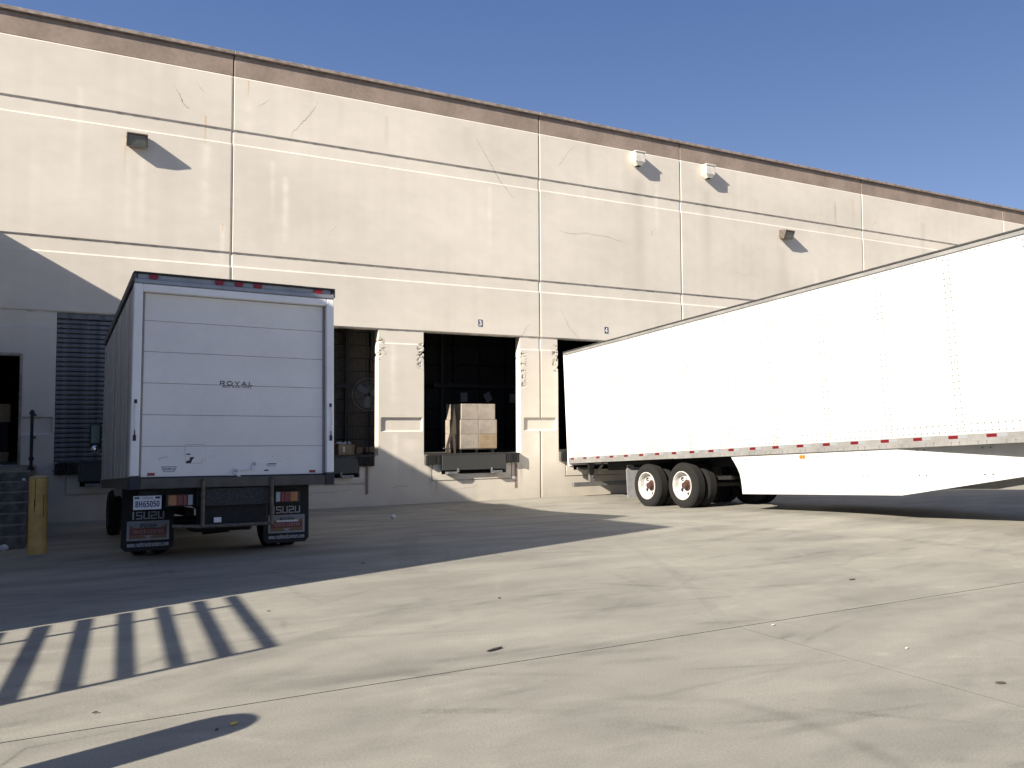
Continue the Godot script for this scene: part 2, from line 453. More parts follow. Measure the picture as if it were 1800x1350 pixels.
# the yard: pale concrete rubbed by tyres (x -4..22, z 0..20, mirrored beyond)
const GX := 26.0
const GZ := 20.0
func ground_material() -> StandardMaterial3D:
	var W := 2048
	var H := 1575
	var px := W / GX
	var a := noise_img(201, 0.0045, W, H, 5, false).get_data()
	var b := noise_img(202, 0.05, W, H, 3, false).get_data()
	# streaks drawn out along the trucks' paths across the yard
	var f := FastNoiseLite.new(); f.seed = 203; f.frequency = 0.016; f.fractal_octaves = 4
	f.domain_warp_enabled = true; f.domain_warp_amplitude = 30.0; f.domain_warp_frequency = 0.006
	var si := f.get_image(W / 4, H)
	si.resize(W, H, Image.INTERPOLATE_CUBIC)
	var s := si.get_data()
	var v := PackedFloat32Array(); v.resize(W * H)
	for i in W * H:
		v[i] = 0.95 + (a[i] / 255.0 - 0.5) * 0.20 + (b[i] / 255.0 - 0.5) * 0.07 + (s[i] / 255.0 - 0.5) * 0.26
	rng.seed = 77
	# tyre tracks: long soft arcs
	for k in 300:
		var p := Vector2(rng.randf() * W, rng.randf() * H)
		var ang := rng.randf_range(-0.45, 0.45) if k % 3 > 0 else rng.randf_range(0.5, 2.5)
		var curve := rng.randf_range(-0.0016, 0.0016)
		var n := int(rng.randf_range(60, 620))
		var side := 1.0 if rng.randf() < 0.5 else -1.0
		var hw := rng.randf_range(2.0, 15.0)
		var amt := rng.randf_range(-0.16, -0.04) if rng.randf() < 0.66 else rng.randf_range(0.03, 0.09)
		var soft := rng.randf_range(0.6, 3.0)
		for j in n:
			ang += curve
			p += Vector2(cos(ang), sin(ang))
			var nr := Vector2(-sin(ang), cos(ang))
			var fade: float = smoothstep(0.0, 0.15, float(j) / n) * (1.0 - smoothstep(0.7, 1.0, float(j) / n))
			for w in range(-int(hw) - 2, int(hw) + 3):
				var q: Vector2 = p + nr * w
				var xi := int(q.x); var yi := int(q.y)
				if xi >= 0 and xi < W and yi >= 0 and yi < H:
					var e: float = 1.0 - smoothstep(hw - soft, hw + soft, float(abs(w))) * (0.25 + 0.75 * clamp(0.5 + side * w / (2.0 * hw), 0.0, 1.0))
					var i := yi * W + xi
					v[i] += amt * fade * e * (0.15 + 1.3 * s[i] / 255.0) * (0.7 if amt < 0 else 0.9)
	# short scuffs, mostly along the way the trucks turn, and rubbed patches with firmer edges
	for k in 1500:
		var p := Vector2(rng.randf_range(0.06, 0.75) * W, rng.randf() * H)
		var ang := rng.randf_range(-0.4, 0.4) if k % 4 > 0 else rng.randf_range(0.4, 2.7)
		var curve := rng.randf_range(-0.004, 0.004)
		var n := int(rng.randf_range(12, 150))
		var hw := rng.randf_range(0.8, 4.5)
		var amt := rng.randf_range(-0.13, -0.03) if rng.randf() < 0.72 else rng.randf_range(0.02, 0.08)
		for j in n:
			ang += curve
			p += Vector2(cos(ang), sin(ang))
			var fade: float = smoothstep(0.0, 0.2, float(j) / n) * (1.0 - smoothstep(0.5, 1.0, float(j) / n))
			for w in range(-int(hw) - 1, int(hw) + 2):
				var xi := int(p.x - sin(ang) * w); var yi := int(p.y + cos(ang) * w)
				if xi >= 0 and xi < W and yi >= 0 and yi < H:
					v[yi * W + xi] += amt * fade * (1.0 - smoothstep(hw * 0.6, hw + 1.0, float(abs(w)))) * (b[yi * W + xi] / 128.0)
	var f2 := FastNoiseLite.new(); f2.seed = 209; f2.frequency = 0.012; f2.fractal_octaves = 5; f2.fractal_gain = 0.6
	var ti := f2.get_image(W / 2, H)
	ti.resize(W, H, Image.INTERPOLATE_CUBIC)
	var t2 := ti.get_data()
	for i in W * H:
		v[i] -= 0.085 * smoothstep(0.50, 0.62, t2[i] / 255.0) - 0.05 * (1.0 - smoothstep(0.34, 0.44, t2[i] / 255.0)) - 0.03
	# curved skid in the right foreground, oil and scuffs beside the slab joint
	var arc := [Vector2(2.6, 15.15), Vector2(3.116, 15.5), Vector2(3.22, 15.85), Vector2(3.21, 16.25), Vector2(3.16, 16.55), Vector2(3.0, 17.1)]
	for k in arc.size() - 1:
		for j in 60:
			var q: Vector2 = arc[k].lerp(arc[k + 1], j / 60.0)
			blot(v, W, H, px, q.x + 0.05, q.y, 0.06, 0.05, -0.010)
	for d in [[1.62, 14.1, .35, .07, -.16], [1.9, 14.14, .25, .05, -.12], [2.75, 14.12, .3, .05, -.10], [3.1, 14.18, .3, .05, -.08], [3.3, 14.1, .5, .05, .10], [3.75, 14.08, .4, .05, .10], [2.3, 15.2, .22, .25, -.06], [2.55, 15.35, .3, .2, -.08], [5.9, 14.0, .7, .12, -.10], [6.3, 13.1, .8, .12, -.06], [3.0, 12.6, .4, .10, -.06], [4.8, 10.4, .3, .3, -.07], [5.6, 11.2, .5, .15, -.06], [5.5, 9.8, .5, .10, -.07], [4.7, 15.3, .05, .04, .2], [4.1, 12.2, .5, .1, -.06], [1.0, 12.8, .5, .15, -.05], [0.4, 9.2, 1.2, .3, -.16], [1.5, 9.9, 1.2, .25, -.14], [2.6, 8.4, 1.0, .35, -.12], [4.4, 6.6, 1.2, .25, -.12], [5.3, 5.0, 1.0, .2, -.10], [-.4, 8.0, 1.2, .4, -.10], [4.0, 8.6, .9, .2, -.08], [7.5, 4.0, .8, .15, -.06], [10.8, 5.4, .9, .12, -.08], [12.0, 7.8, 1.4, .12, -.07], [9.3, 10.2, 1.2, .12, -.05]]:
		blot(v, W, H, px, d[0], d[1], d[2], d[3], d[4])
	# dark flecks
	for k in 420:
		var xx := rng.randf_range(-1.0, 14.0); var zz := rng.randf_range(4.0, 17.5)
		blot(v, W, H, px, xx, zz, rng.randf_range(.008, .02), rng.randf_range(.006, .012), rng.randf_range(-.22, -.05) if k % 4 > 0 else .14)
	# grit that has washed down to the foot of the wall, and a fine crack
	for x in W:
		for y in 14:
			v[y * W + x] -= 0.10 * (1.0 - y / 14.0) * (a[y * W + x] / 128.0)
	for c in [[[4.47, 13.7], [4.455, 14.2]], [[-.25, 14.62], [-.15, 14.4], [.3, 14.36]]]:
		for k in c.size() - 1:
			for j in 60:
				var t := j / 60.0
				blot(v, W, H, px, lerp(float(c[k][0]), float(c[k + 1][0]), t), lerp(float(c[k][1]), float(c[k + 1][1]), t), .008, .008, -.2 * rng.randf())
	var out := PackedByteArray(); out.resize(W * H * 3)
	for i in W * H:
		var q: float = clamp(0.955 + (v[i] - 0.955) * (0.54 if v[i] < 0.955 else 0.42), 0.3, 1.2)
		out[i * 3] = int(clamp(152.0 * q, 0, 255))
		out[i * 3 + 1] = int(clamp(148.5 * q, 0, 255))
		out[i * 3 + 2] = int(clamp(136.5 * q * (1.03 - 0.03 * q), 0, 255))
	for y in [0, 1, 2, H - 3, H - 2, H - 1]:   # slab edges darkened in colour so the sunlit joint reads as dark
		for x in [0, 1, 2, W - 3, W - 2, W - 1]:
			for c in 3: out[(y * W + x) * 3 + c] = 40
	var m := StandardMaterial3D.new()
	m.albedo_texture = ImageTexture.create_from_image(Image.create_from_data(W, H, false, Image.FORMAT_RGB8, out))
	m.roughness = 0.85
	m.detail_enabled = true
	m.detail_blend_mode = BaseMaterial3D.BLEND_MODE_MUL
	m.detail_uv_layer = BaseMaterial3D.DETAIL_UV_2
	var g := grime_tex(55, 0.09, 0.88, 1.0)
	m.detail_albedo = g
	m.detail_normal = M.n_fine
	return m

func blot(v: PackedFloat32Array, W: int, H: int, px: float, x: float, z: float, rx: float, rz: float, amt: float):
	var cx := (x + 4.0) * px; var cz := z * px
	for yi in range(max(0, int(cz - rz * px * 2.2)), min(H, int(cz + rz * px * 2.2) + 2)):
		for xi in range(max(0, int(cx - rx * px * 2.2)), min(W, int(cx + rx * px * 2.2) + 2)):
			var d := pow((xi - cx) / (rx * px), 2) + pow((yi - cz) / (rz * px), 2)
			v[yi * W + xi] += amt * exp(-d)

func soft(t: float, w: float) -> float:
	return w * log(1.0 + exp(clamp(t / w, -40.0, 40.0))) if t / w < 30.0 else t

func ground_y(z: float) -> float:   # the yard falls towards the docks
	return 0.058 * soft(z - 3.25, 0.25) - 0.046 * soft(z - 8.8, 0.5)

func ping(t: float) -> float:
	t = fposmod(t, 2.0)
	return t if t <= 1.0 else 2.0 - t

func slab(x0: float, x1: float, z0: float, z1: float, m: Material, parent: Node):
	var mb := MB.new()
	var xs := [x0]; var zs := [z0]
	for k in range(-8, 9):
		var xx := -4.0 + GX * k
		if xx > x0 + 0.01 and xx < x1 - 0.01: xs.append(xx)
	xs.append(x1)
	var z := z0
	while z < z1 - 0.01:
		z = min(z1, z + (0.2 if z < 14.0 else 2.0 if z < 20.0 else 20.0))
		zs.append(z)
	for i in xs.size() - 1:
		for j in zs.size() - 1:
			var P := []; var U := []; var V := []
			for c in [[0, 0], [0, 1], [1, 1], [1, 0]]:
				var x: float = xs[i + c[0]]; var zz: float = zs[j + c[1]]
				P.append(Vector3(x, ground_y(zz), zz))
				U.append(Vector2(ping((x + 4.0) / GX), ping(zz / GZ)))
				V.append(Vector2(x, zz) / 0.83)
			mb.tuv([P[0], P[1], P[2]], [U[0], U[1], U[2]], [V[0], V[1], V[2]], 1)
			mb.tuv([P[0], P[2], P[3]], [U[0], U[2], U[3]], [V[0], V[2], V[3]], 1)
	for e in [[Vector3(x0, ground_y(z0), z0), Vector3(x1, ground_y(z0), z0)], [Vector3(x1, ground_y(z1), z1), Vector3(x0, ground_y(z1), z1)], [Vector3(x0, ground_y(z1), z1), Vector3(x0, ground_y(z0), z0)], [Vector3(x1, ground_y(z0), z0), Vector3(x1, ground_y(z1), z1)]]:
		var dn := Vector3(0, -0.05, 0)
		mb.tuv([e[1] + dn, e[0] + dn, e[0]], [Vector2.ZERO, Vector2.ZERO, Vector2.ZERO], [Vector2.ZERO, Vector2.ZERO, Vector2.ZERO])
		mb.tuv([e[1] + dn, e[0], e[1]], [Vector2.ZERO, Vector2.ZERO, Vector2.ZERO], [Vector2.ZERO, Vector2.ZERO, Vector2.ZERO])
	part("concrete_slab", mb, m, parent)

# ---------------------------------------------------------------- the tilt-up wall
const JOINTS := [-4.78, 3.137, 11.055, 15.891, 23.8, 31.86, 39.8, 47.7]
const BANDS := [[8.227, 8.512], [5.468, 5.746], [3.915, 4.226]]
const DOORS := [[-0.235, 2.5], [3.81, 6.55], [7.72, 10.44], [11.59, 14.31]]
const RECESS := [[-0.8, -0.29], [2.62, 3.68], [6.64, 7.66], [10.56, 11.5], [14.45, 15.6]]
const CHIPS := {6.55: [3.5, 4.0, 0.8], 7.72: [3.35, 3.92, 1.5], 10.44: [2.85, 3.9, 0.75], 11.59: [3.4, 4.02, 1.2]}
var chip_noise := FastNoiseLite.new()

func ramp(t: float, w: float) -> float:   # 1 inside (t > 0), falling to 0 over w outside
	return clamp(1.0 + t / w, 0.0, 1.0)

func wall_depth(x: float, y: float) -> float:
	var d := 0.0
	for b in BANDS:
		d = max(d, 0.028 * ramp(min(y - b[0], b[1] - y), 0.03))
	for j in JOINTS:
		d = max(d, 0.042 * (clamp((0.050 + x - j) / 0.040, 0.0, 1.0) if x < j else clamp((0.018 - x + j) / 0.012, 0.0, 1.0)))
	for r in RECESS:
		d = max(d, 0.045 * ramp(min(min(x - r[0], r[1] - x), min(y - 1.788, 2.078 - y)), 0.03))
	for e in DOORS:
		if y < DOCK + 0.005 and x > e[0] and x < e[1] and y > 0.5:
			var f := [e[0] + 0.22, e[0] + 2.44, 0.535]
			for g in [abs(x - f[0]), abs(x - f[1])]:
				if y > f[2]: d = max(d, 0.035 * clamp((0.016 - g) / 0.006, 0.0, 1.0))
			if x > f[0] - 0.01 and x < f[1] + 0.01: d = max(d, 0.035 * clamp((0.016 - abs(y - f[2])) / 0.006, 0.0, 1.0))
		if y > 2.5 and y < 4.1:
			for q in [e[0] - x, x - e[1]]:
				if q > -0.001 and q < 0.19:
					d += chip(x, y, e[0] if x < (e[0] + e[1]) * 0.5 else e[1]) * (1.0 - q / 0.19)
	return d

func chip(x: float, y: float, edge: float) -> float:
	var n := chip_noise.get_noise_2d(edge * 13.0 + x * 9.0, y * 11.0) * 0.6 + chip_noise.get_noise_2d(edge * 31.0 + x * 30.0, y * 30.0) * 0.5
	var w: Array = CHIPS.get(edge, [3.0, 3.5, 0.0])
	var win: float = smoothstep(w[0] - 0.12, w[0] + 0.12, y) * (1.0 - smoothstep(w[1] - 0.08, w[1] + 0.06, y)) * w[2]
	return clamp((n - 0.15) * 0.22 * win, 0.0, 0.04) + 0.003 * win

func wall_hole(x: float, y: float) -> bool:
	for e in DOORS:
		if x > e[0] and x < e[1] and y > DOCK and y < 4.226: return true
		if x > e[0] + 0.47 and x < e[0] + 2.28 and y > 0.69 and y < DOCK + 0.01: return true
	return x > -1.78 and x < -0.86 and y > 1.16 and y < 3.32

func wall_point(x: float, y: float) -> Vector3:
	var xo := x
	if y > 2.5 and y < 4.1:
		for e in DOORS:
			if x <= e[0] and x > e[0] - 0.2: xo = x - chip(x, y, e[0]) * 0.7 * (1.0 - (e[0] - x) / 0.2)
			if x >= e[1] and x < e[1] + 0.2: xo = x + chip(x, y, e[1]) * 0.7 * (1.0 - (x - e[1]) / 0.2)
	return Vector3(xo, y, -wall_depth(x, y))

func wall_panel(x0: float, x1: float, m: Material, parent: Node):
	var xs := [x0, x1, x0 + 0.006, x0 + 0.018, x1 - 0.010, x1 - 0.050]
	var ys := [-0.3, 0.0, 0.5, 0.519, 0.525, 0.545, 0.551, 0.69, DOCK, 1.758, 1.788, 2.078, 2.108, 2.6, 3.32, 1.16, 9.735, 9.765, 7.0, 9.2]
	for b in BANDS:
		ys.append_array([b[0] - 0.03, b[0], b[1], b[1] + 0.03])
	ys[ys.find(4.226 + 0.03)] = 4.256
	for k in 44: ys.append(2.62 + k * 0.034)
	for r in RECESS: xs.append_array([r[0] - 0.03, r[0], r[1], r[1] + 0.03])
	for e in DOORS:
		xs.append_array([e[0], e[1], e[0] + 0.47, e[0] + 2.28])
		for k in [0.025, 0.055, 0.09, 0.13, 0.19]: xs.append_array([e[0] - k, e[1] + k])
		for f in [e[0] + 0.22, e[0] + 2.44]: xs.append_array([f - 0.016, f - 0.01, f + 0.01, f + 0.016])
	xs.append_array([-1.78, -0.86])
	xs = tidy(xs, x0, x1); ys = tidy(ys, -0.3, 9.765)
	var mb := MB.new()
	var P := []
	for y in ys:
		var row := PackedVector3Array()
		for x in xs:
			var p := wall_point(x, y)
			if y > 9.75: p.z = -0.03 if p.z > -0.03 else p.z
			row.append(p)
		P.append(row)
	var T := 0.26
	for j in ys.size() - 1:
		for i in xs.size() - 1:
			var cx: float = (xs[i] + xs[i + 1]) * 0.5; var cy: float = (ys[j] + ys[j + 1]) * 0.5
			if wall_hole(cx, cy): continue
			var a: Vector3 = P[j][i]; var b: Vector3 = P[j][i + 1]; var c: Vector3 = P[j + 1][i + 1]; var d: Vector3 = P[j + 1][i]
			wq(mb, a, b, c, d)
			if j > 0 and wall_hole(cx, (ys[j - 1] + ys[j]) * 0.5): wq(mb, Vector3(a.x, a.y, -T), Vector3(b.x, b.y, -T), b, a)
			if j < ys.size() - 2 and wall_hole(cx, (ys[j + 1] + ys[j + 2]) * 0.5): wq(mb, d, c, Vector3(c.x, c.y, -T), Vector3(d.x, d.y, -T))
			if i > 0 and wall_hole((xs[i - 1] + xs[i]) * 0.5, cy): wq(mb, Vector3(a.x, a.y, -T), a, d, Vector3(d.x, d.y, -T))
			if i < xs.size() - 2 and wall_hole((xs[i + 1] + xs[i + 2]) * 0.5, cy): wq(mb, b, Vector3(b.x, b.y, -T), Vector3(c.x, c.y, -T), c)
			if cy > 1.1 or cy < 0.7: wq(mb, Vector3(b.x, b.y, -T), Vector3(a.x, a.y, -T), Vector3(d.x, d.y, -T), Vector3(c.x, c.y, -T))
	part("wall_panel", mb, m, parent)

func tidy(a: Array, lo: float, hi: float) -> Array:
	a.sort()
	var out := []
	for v in a:
		if v < lo - 0.0001 or v > hi + 0.0001: continue
		if out.size() == 0 or v - out[-1] > 0.0015: out.append(v)
	return out

func wuv(p: Vector3) -> Vector2:
	return Vector2(clamp((p.x - WX0 + (p.z if p.z < -0.06 else 0.0) * 0.4) / WW, 0.001, 0.999) if p.x < 33.0 else ping((p.x - WX0) / WW), clamp(1.0 - p.y / WH, 0.001, 0.999))

func wq(mb: MB, a: Vector3, b: Vector3, c: Vector3, d: Vector3):
	mb.tuv([a, b, c], [wuv(a), wuv(b), wuv(c)])
	mb.tuv([a, c, d], [wuv(a), wuv(c), wuv(d)])

# ---------------------------------------------------------------- ready
func _ready():
	var cam := Camera3D.new()
	cam.name = "camera"
	cam.transform = Transform3D(Basis(Vector3(0.88145447, -0.00424916, 0.4722499), Vector3(-0.01993223, 0.9987338, 0.04618982), Vector3(-0.4718482, -0.05012722, 0.88025368)), Vector3(0.0, 1.8953, 19.0))
	cam.fov = 49.75
	cam.near = 0.05
	cam.far = 900.0
	add_child(cam)
	cam.current = true
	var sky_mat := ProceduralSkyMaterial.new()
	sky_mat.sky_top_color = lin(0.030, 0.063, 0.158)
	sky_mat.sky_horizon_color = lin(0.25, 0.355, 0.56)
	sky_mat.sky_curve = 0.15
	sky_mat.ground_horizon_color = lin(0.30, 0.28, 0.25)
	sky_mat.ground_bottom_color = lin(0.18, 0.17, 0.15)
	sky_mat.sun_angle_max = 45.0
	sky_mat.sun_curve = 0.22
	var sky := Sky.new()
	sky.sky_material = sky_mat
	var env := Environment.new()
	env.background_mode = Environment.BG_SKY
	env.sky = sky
	env.tonemap_mode = Environment.TONE_MAPPER_LINEAR
	env.tonemap_exposure = 2.25
	env.sdfgi_enabled = true
	env.ssao_enabled = true
	env.ssil_enabled = true
	var we := WorldEnvironment.new()
	we.name = "world_environment"
	we.environment = env
	add_child(we)
	var sun := DirectionalLight3D.new()
	sun.name = "sun"
	sun.transform = Transform3D(Basis.looking_at(SUN.normalized(), Vector3.UP), Vector3(-20, 20, 10))
	sun.light_color = Color(1.0, 0.962, 0.905)
	sun.light_energy = 1.6
	sun.light_angular_distance = 0.53
	sun.shadow_enabled = true
	add_child(sun)

	chip_noise.seed = 12; chip_noise.frequency = 0.6; chip_noise.fractal_octaves = 3
	materials()
	yard()
	warehouse()
	adjoining_building()
	docks()
	wall_fittings()
	entry()
	box_truck()
	semi_trailer()
	warehouse_goods()
	litter()

func yard():
	var y := Node3D.new()
	y.name = "yard_pavement"
	y.set_meta("kind", "structure")
	add_child(y)
	var m := ground_material()
	slab(-150.0, 150.0, 0.0, 14.267, m, y)
	slab(-150.0, 4.435, 14.278, 260.0, m, y)
	slab(4.439, 150.0, 14.278, 260.0, m, y)
	part("joint_filler", bx(Vector3(0, ground_y(14.27) - 0.04, 14.27), Vector3(300, 0.02, 0.06)), M.joint, y)
	var f := MB.new()
	f.quad(Vector3(4.40, ground_y(14.3) - 0.03, 14.3), Vector3(4.40, ground_y(200) - 0.03, 200), Vector3(4.48, ground_y(200) - 0.03, 200), Vector3(4.48, ground_y(14.3) - 0.03, 14.3))
	part("joint_filler", f, M.joint, y)
	var e := MB.new()   # plain earth far off behind the buildings
	e.quad(Vector3(-400, -0.35, 400), Vector3(400, -0.35, 400), Vector3(400, -0.35, -400), Vector3(-400, -0.35, -400))
	var ea := part("ground", e, M.concrete, self)
	ea.set_meta("kind", "structure")

func warehouse():
	var w := thing("warehouse", "long cream concrete tilt-up warehouse with brown parapet and loading doors", "warehouse")
	var wm := wall_material()
	for k in JOINTS.size() - 1:
		wall_panel(JOINTS[k], JOINTS[k + 1], wm, w)
	for k in JOINTS.size() - 1:
		var x0: float = JOINTS[k] + 0.012; var x1: float = JOINTS[k + 1] - 0.012
		part("parapet_panel", bx(Vector3((x0 + x1) / 2, 10.005, -0.145), Vector3(x1 - x0, 0.478, 0.23), 0.012), M.band, w)
		part("coping", bx(Vector3((x0 + x1) / 2, 10.29, -0.13), Vector3(x1 - x0 + 0.024, 0.085, 0.34), 0.012), M.coping, w)
	part("wall_joint_backing", bx(Vector3(21.5, 5.0, -0.235), Vector3(0.2, 0.2, 0.05)), M.joint, w)
	# far left continuation of the same wall, behind the adjoining building
	part("wall_panel", bx(Vector3(-17.4, 4.7, -0.13), Vector3(25.2, 10.1, 0.26)), M.cream, w)
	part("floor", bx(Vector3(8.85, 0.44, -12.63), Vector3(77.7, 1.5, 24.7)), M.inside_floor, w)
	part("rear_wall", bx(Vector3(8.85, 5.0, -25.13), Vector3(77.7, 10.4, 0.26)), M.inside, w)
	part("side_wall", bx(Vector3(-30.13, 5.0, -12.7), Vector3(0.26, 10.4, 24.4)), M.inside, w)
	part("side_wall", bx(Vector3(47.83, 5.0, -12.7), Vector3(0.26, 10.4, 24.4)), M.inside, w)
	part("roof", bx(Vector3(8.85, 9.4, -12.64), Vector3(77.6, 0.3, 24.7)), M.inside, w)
	# closed roll-up door of the left bay
	var d := part("roll_up_door", bx(Vector3(1.132, 4.17, -0.11), Vector3(2.72, 0.1, 0.08)), M.slat, w)
	var prof := PackedVector2Array([Vector2(0, 0.001), Vector2(-0.012, 0.008), Vector2(-0.03, 0.018), Vector2(-0.034, 0.05), Vector2(-0.03, 0.08), Vector2(-0.004, 0.0955), Vector2(0.012, 0.0955), Vector2(0.012, 0.001)])
	var sm := MB.new()
	sm.xf = Transform3D(Basis(Vector3(0, 0, -1), Vector3(0, 1, 0), Vector3(1, 0, 0)), Vector3.ZERO)
	sm.prism(prof, -0.228, 2.493)
	var slm := sm.mesh(M.slat)
	for k in 31:
		part("slat", slm, null, d, Vector3(0, 1.195 + k * 0.0968, -0.13 + (0.002 if k % 3 == 0 else 0.0)))
	part("bottom_bar", bx(Vector3(1.132, 1.205, -0.09), Vector3(2.72, 0.03, 0.05), 0.005), M.dark_alu, d)
	# steel frame of the personnel doorway
	var fr := MB.new()
	fr.box(Vector3(-0.835, 2.26, -0.03), Vector3(0.05, 2.2, 0.1), 0.006)
	fr.box(Vector3(-1.805, 2.26, -0.03), Vector3(0.05, 2.2, 0.1), 0.006)
	fr.box(Vector3(-1.32, 3.345, -0.03), Vector3(0.918, 0.055, 0.1), 0.006)
	part("door_frame", fr, M.cream_dark, w)

func adjoining_building():
	# the lower wing at the left whose shadow lies across wall and yard
	var w := thing("adjoining_building", "tan concrete wing left of the docks, outside the frame, shading the box truck", "building")
	for s in [[0.02, 5.0, 6.57], [5.02, 10.2, 6.74], [10.22, 12.35, 6.49]]:
		var z0: float = s[0]; var z1: float = s[1]; var h: float = s[2]
		var n := 1
		for k in n:
			var a := lerpf(z0, z1, float(k) / n) + 0.01; var b := lerpf(z0, z1, float(k + 1) / n) - 0.01
			part("wall_panel", bx(Vector3(-2.84, h / 2 - 0.35, (a + b) / 2), Vector3(0.28, h + 0.5, b - a), 0.02), M.cream, w)
			part("coping", bx(Vector3(-2.84, h - 0.05, (a + b) / 2), Vector3(0.30, 0.10, b - a + 0.018), 0.01), M.coping, w)
		part("roof", bx(Vector3(-9.9, h - 0.5, (z0 + z1) / 2), Vector3(13.8, 0.2, z1 - z0 - 0.02)), M.inside, w)
	part("front_wall", bx(Vector3(-9.9, 3.0, 12.2), Vector3(13.8, 6.9, 0.28), 0.02), M.cream, w)
	part("side_wall", bx(Vector3(-16.95, 3.0, 6.2), Vector3(0.28, 6.9, 12.3)), M.cream, w)
	# warehouse added unseen on the right to bounce warm sunlight into the shade
	var e := thing("added_bounce_warehouse", "cream concrete warehouse added outside the frame on the right, bouncing sunlight into the shade", "building")
	for k in 8:
		var z0 := 14.0 + k * 8.0
		part("wall_panel", bx(Vector3(50.14, 4.6, z0 + 4.0), Vector3(0.28, 9.6, 7.96), 0.02), M.cream, e)
		part("coping", bx(Vector3(50.14, 9.45, z0 + 4.0), Vector3(0.34, 0.10, 7.99), 0.01), M.coping, e)
		part("roll_up_door", bx(Vector3(49.99, 2.6, z0 + 4.0), Vector3(0.05, 3.0, 2.7), 0.01), M.slat, e)
	part("roof", bx(Vector3(62.3, 8.8, 46.0), Vector3(24.0, 0.2, 63.9)), M.inside, e)
	part("rear_wall", bx(Vector3(74.5, 4.6, 46.0), Vector3(0.28, 9.6, 63.9)), M.cream, e)
	for z in [14.1, 77.9]: part("side_wall", bx(Vector3(62.3, 4.6, z), Vector3(24.0, 9.6, 0.2)), M.cream, e)
	# slatted steel gate that stands out from the wing's corner
	var gx: float = -2.72
	var g := thing("slatted_gate", "dark slatted steel gate beside the wing, outside the frame, casting the barred shadow", "gate")
	for z in [12.80, 14.40]:
		part("post", bx(Vector3(gx, 1.475, z), Vector3(0.042, 2.29, 0.042), 0.004), M.gate, g)
	for k in 13:
		var top := 2.60 - k * 0.165
		var m := MB.new()
		var drop := 0.02 + 0.006 * k
		m.xf = Transform3D(Basis(Vector3.RIGHT, drop / 2.0), Vector3(gx + 0.03, top - drop / 2.0, 13.39))
		m.box(Vector3.ZERO, Vector3(0.02, 0.068, 2.04), 0.003)
		part("slat", m, M.gate, g)
	# the second bollard, whose rounded shadow lies in the left foreground
	bollard(-1.25, 15.19, 1.09, 0.155, "yellow bollard at the left edge of the yard, casting the long rounded shadow", true)

func bollard(x: float, z: float, h: float, r: float, label: String, dome: bool):
	var t := thing("yellow_bollard", label, "bollard", at(x, ground_y(z) - 0.02, z))
	var b := MB.new()
	b.lathe(Vector3.ZERO, Vector3.UP, [Vector2(r, 0), Vector2(r, 0.02), Vector2(r, h * 0.5), Vector2(r, h - 0.02)], 28)
	part("post", b, M.yellow, t)
	var c := MB.new()
	if dome:
		c.lathe(Vector3.ZERO, Vector3.UP, [Vector2(r, h - 0.02), Vector2(r * 0.92, h + 0.03), Vector2(r * 0.7, h + 0.065), Vector2(r * 0.35, h + 0.085), Vector2(0, h + 0.09)], 28)
	else:
		c.lathe(Vector3.ZERO, Vector3.UP, [Vector2(r, h - 0.02), Vector2(r * 0.97, h), Vector2(r * 0.7, h + 0.014), Vector2(0, h + 0.022)], 28)
	part("cap", c, M.yellow_top, t)
	if not dome:
		var k := MB.new()   # split in the plastic sleeve
		for s in [[-0.30, 0.62, 0.98], [-0.38, 0.56, 0.72], [0.62, 0.50, 0.78]]:
			var a: float = s[0]
			k.xf = Transform3D(Basis(Vector3.UP, a), Vector3(sin(a) * r, 0, cos(a) * r))
			k.box(Vector3(0, h * (s[1] + s[2]) / 2, 0), Vector3(0.007, h * (s[2] - s[1]), 0.004))
		part("split_seam", k, M.hole, t)

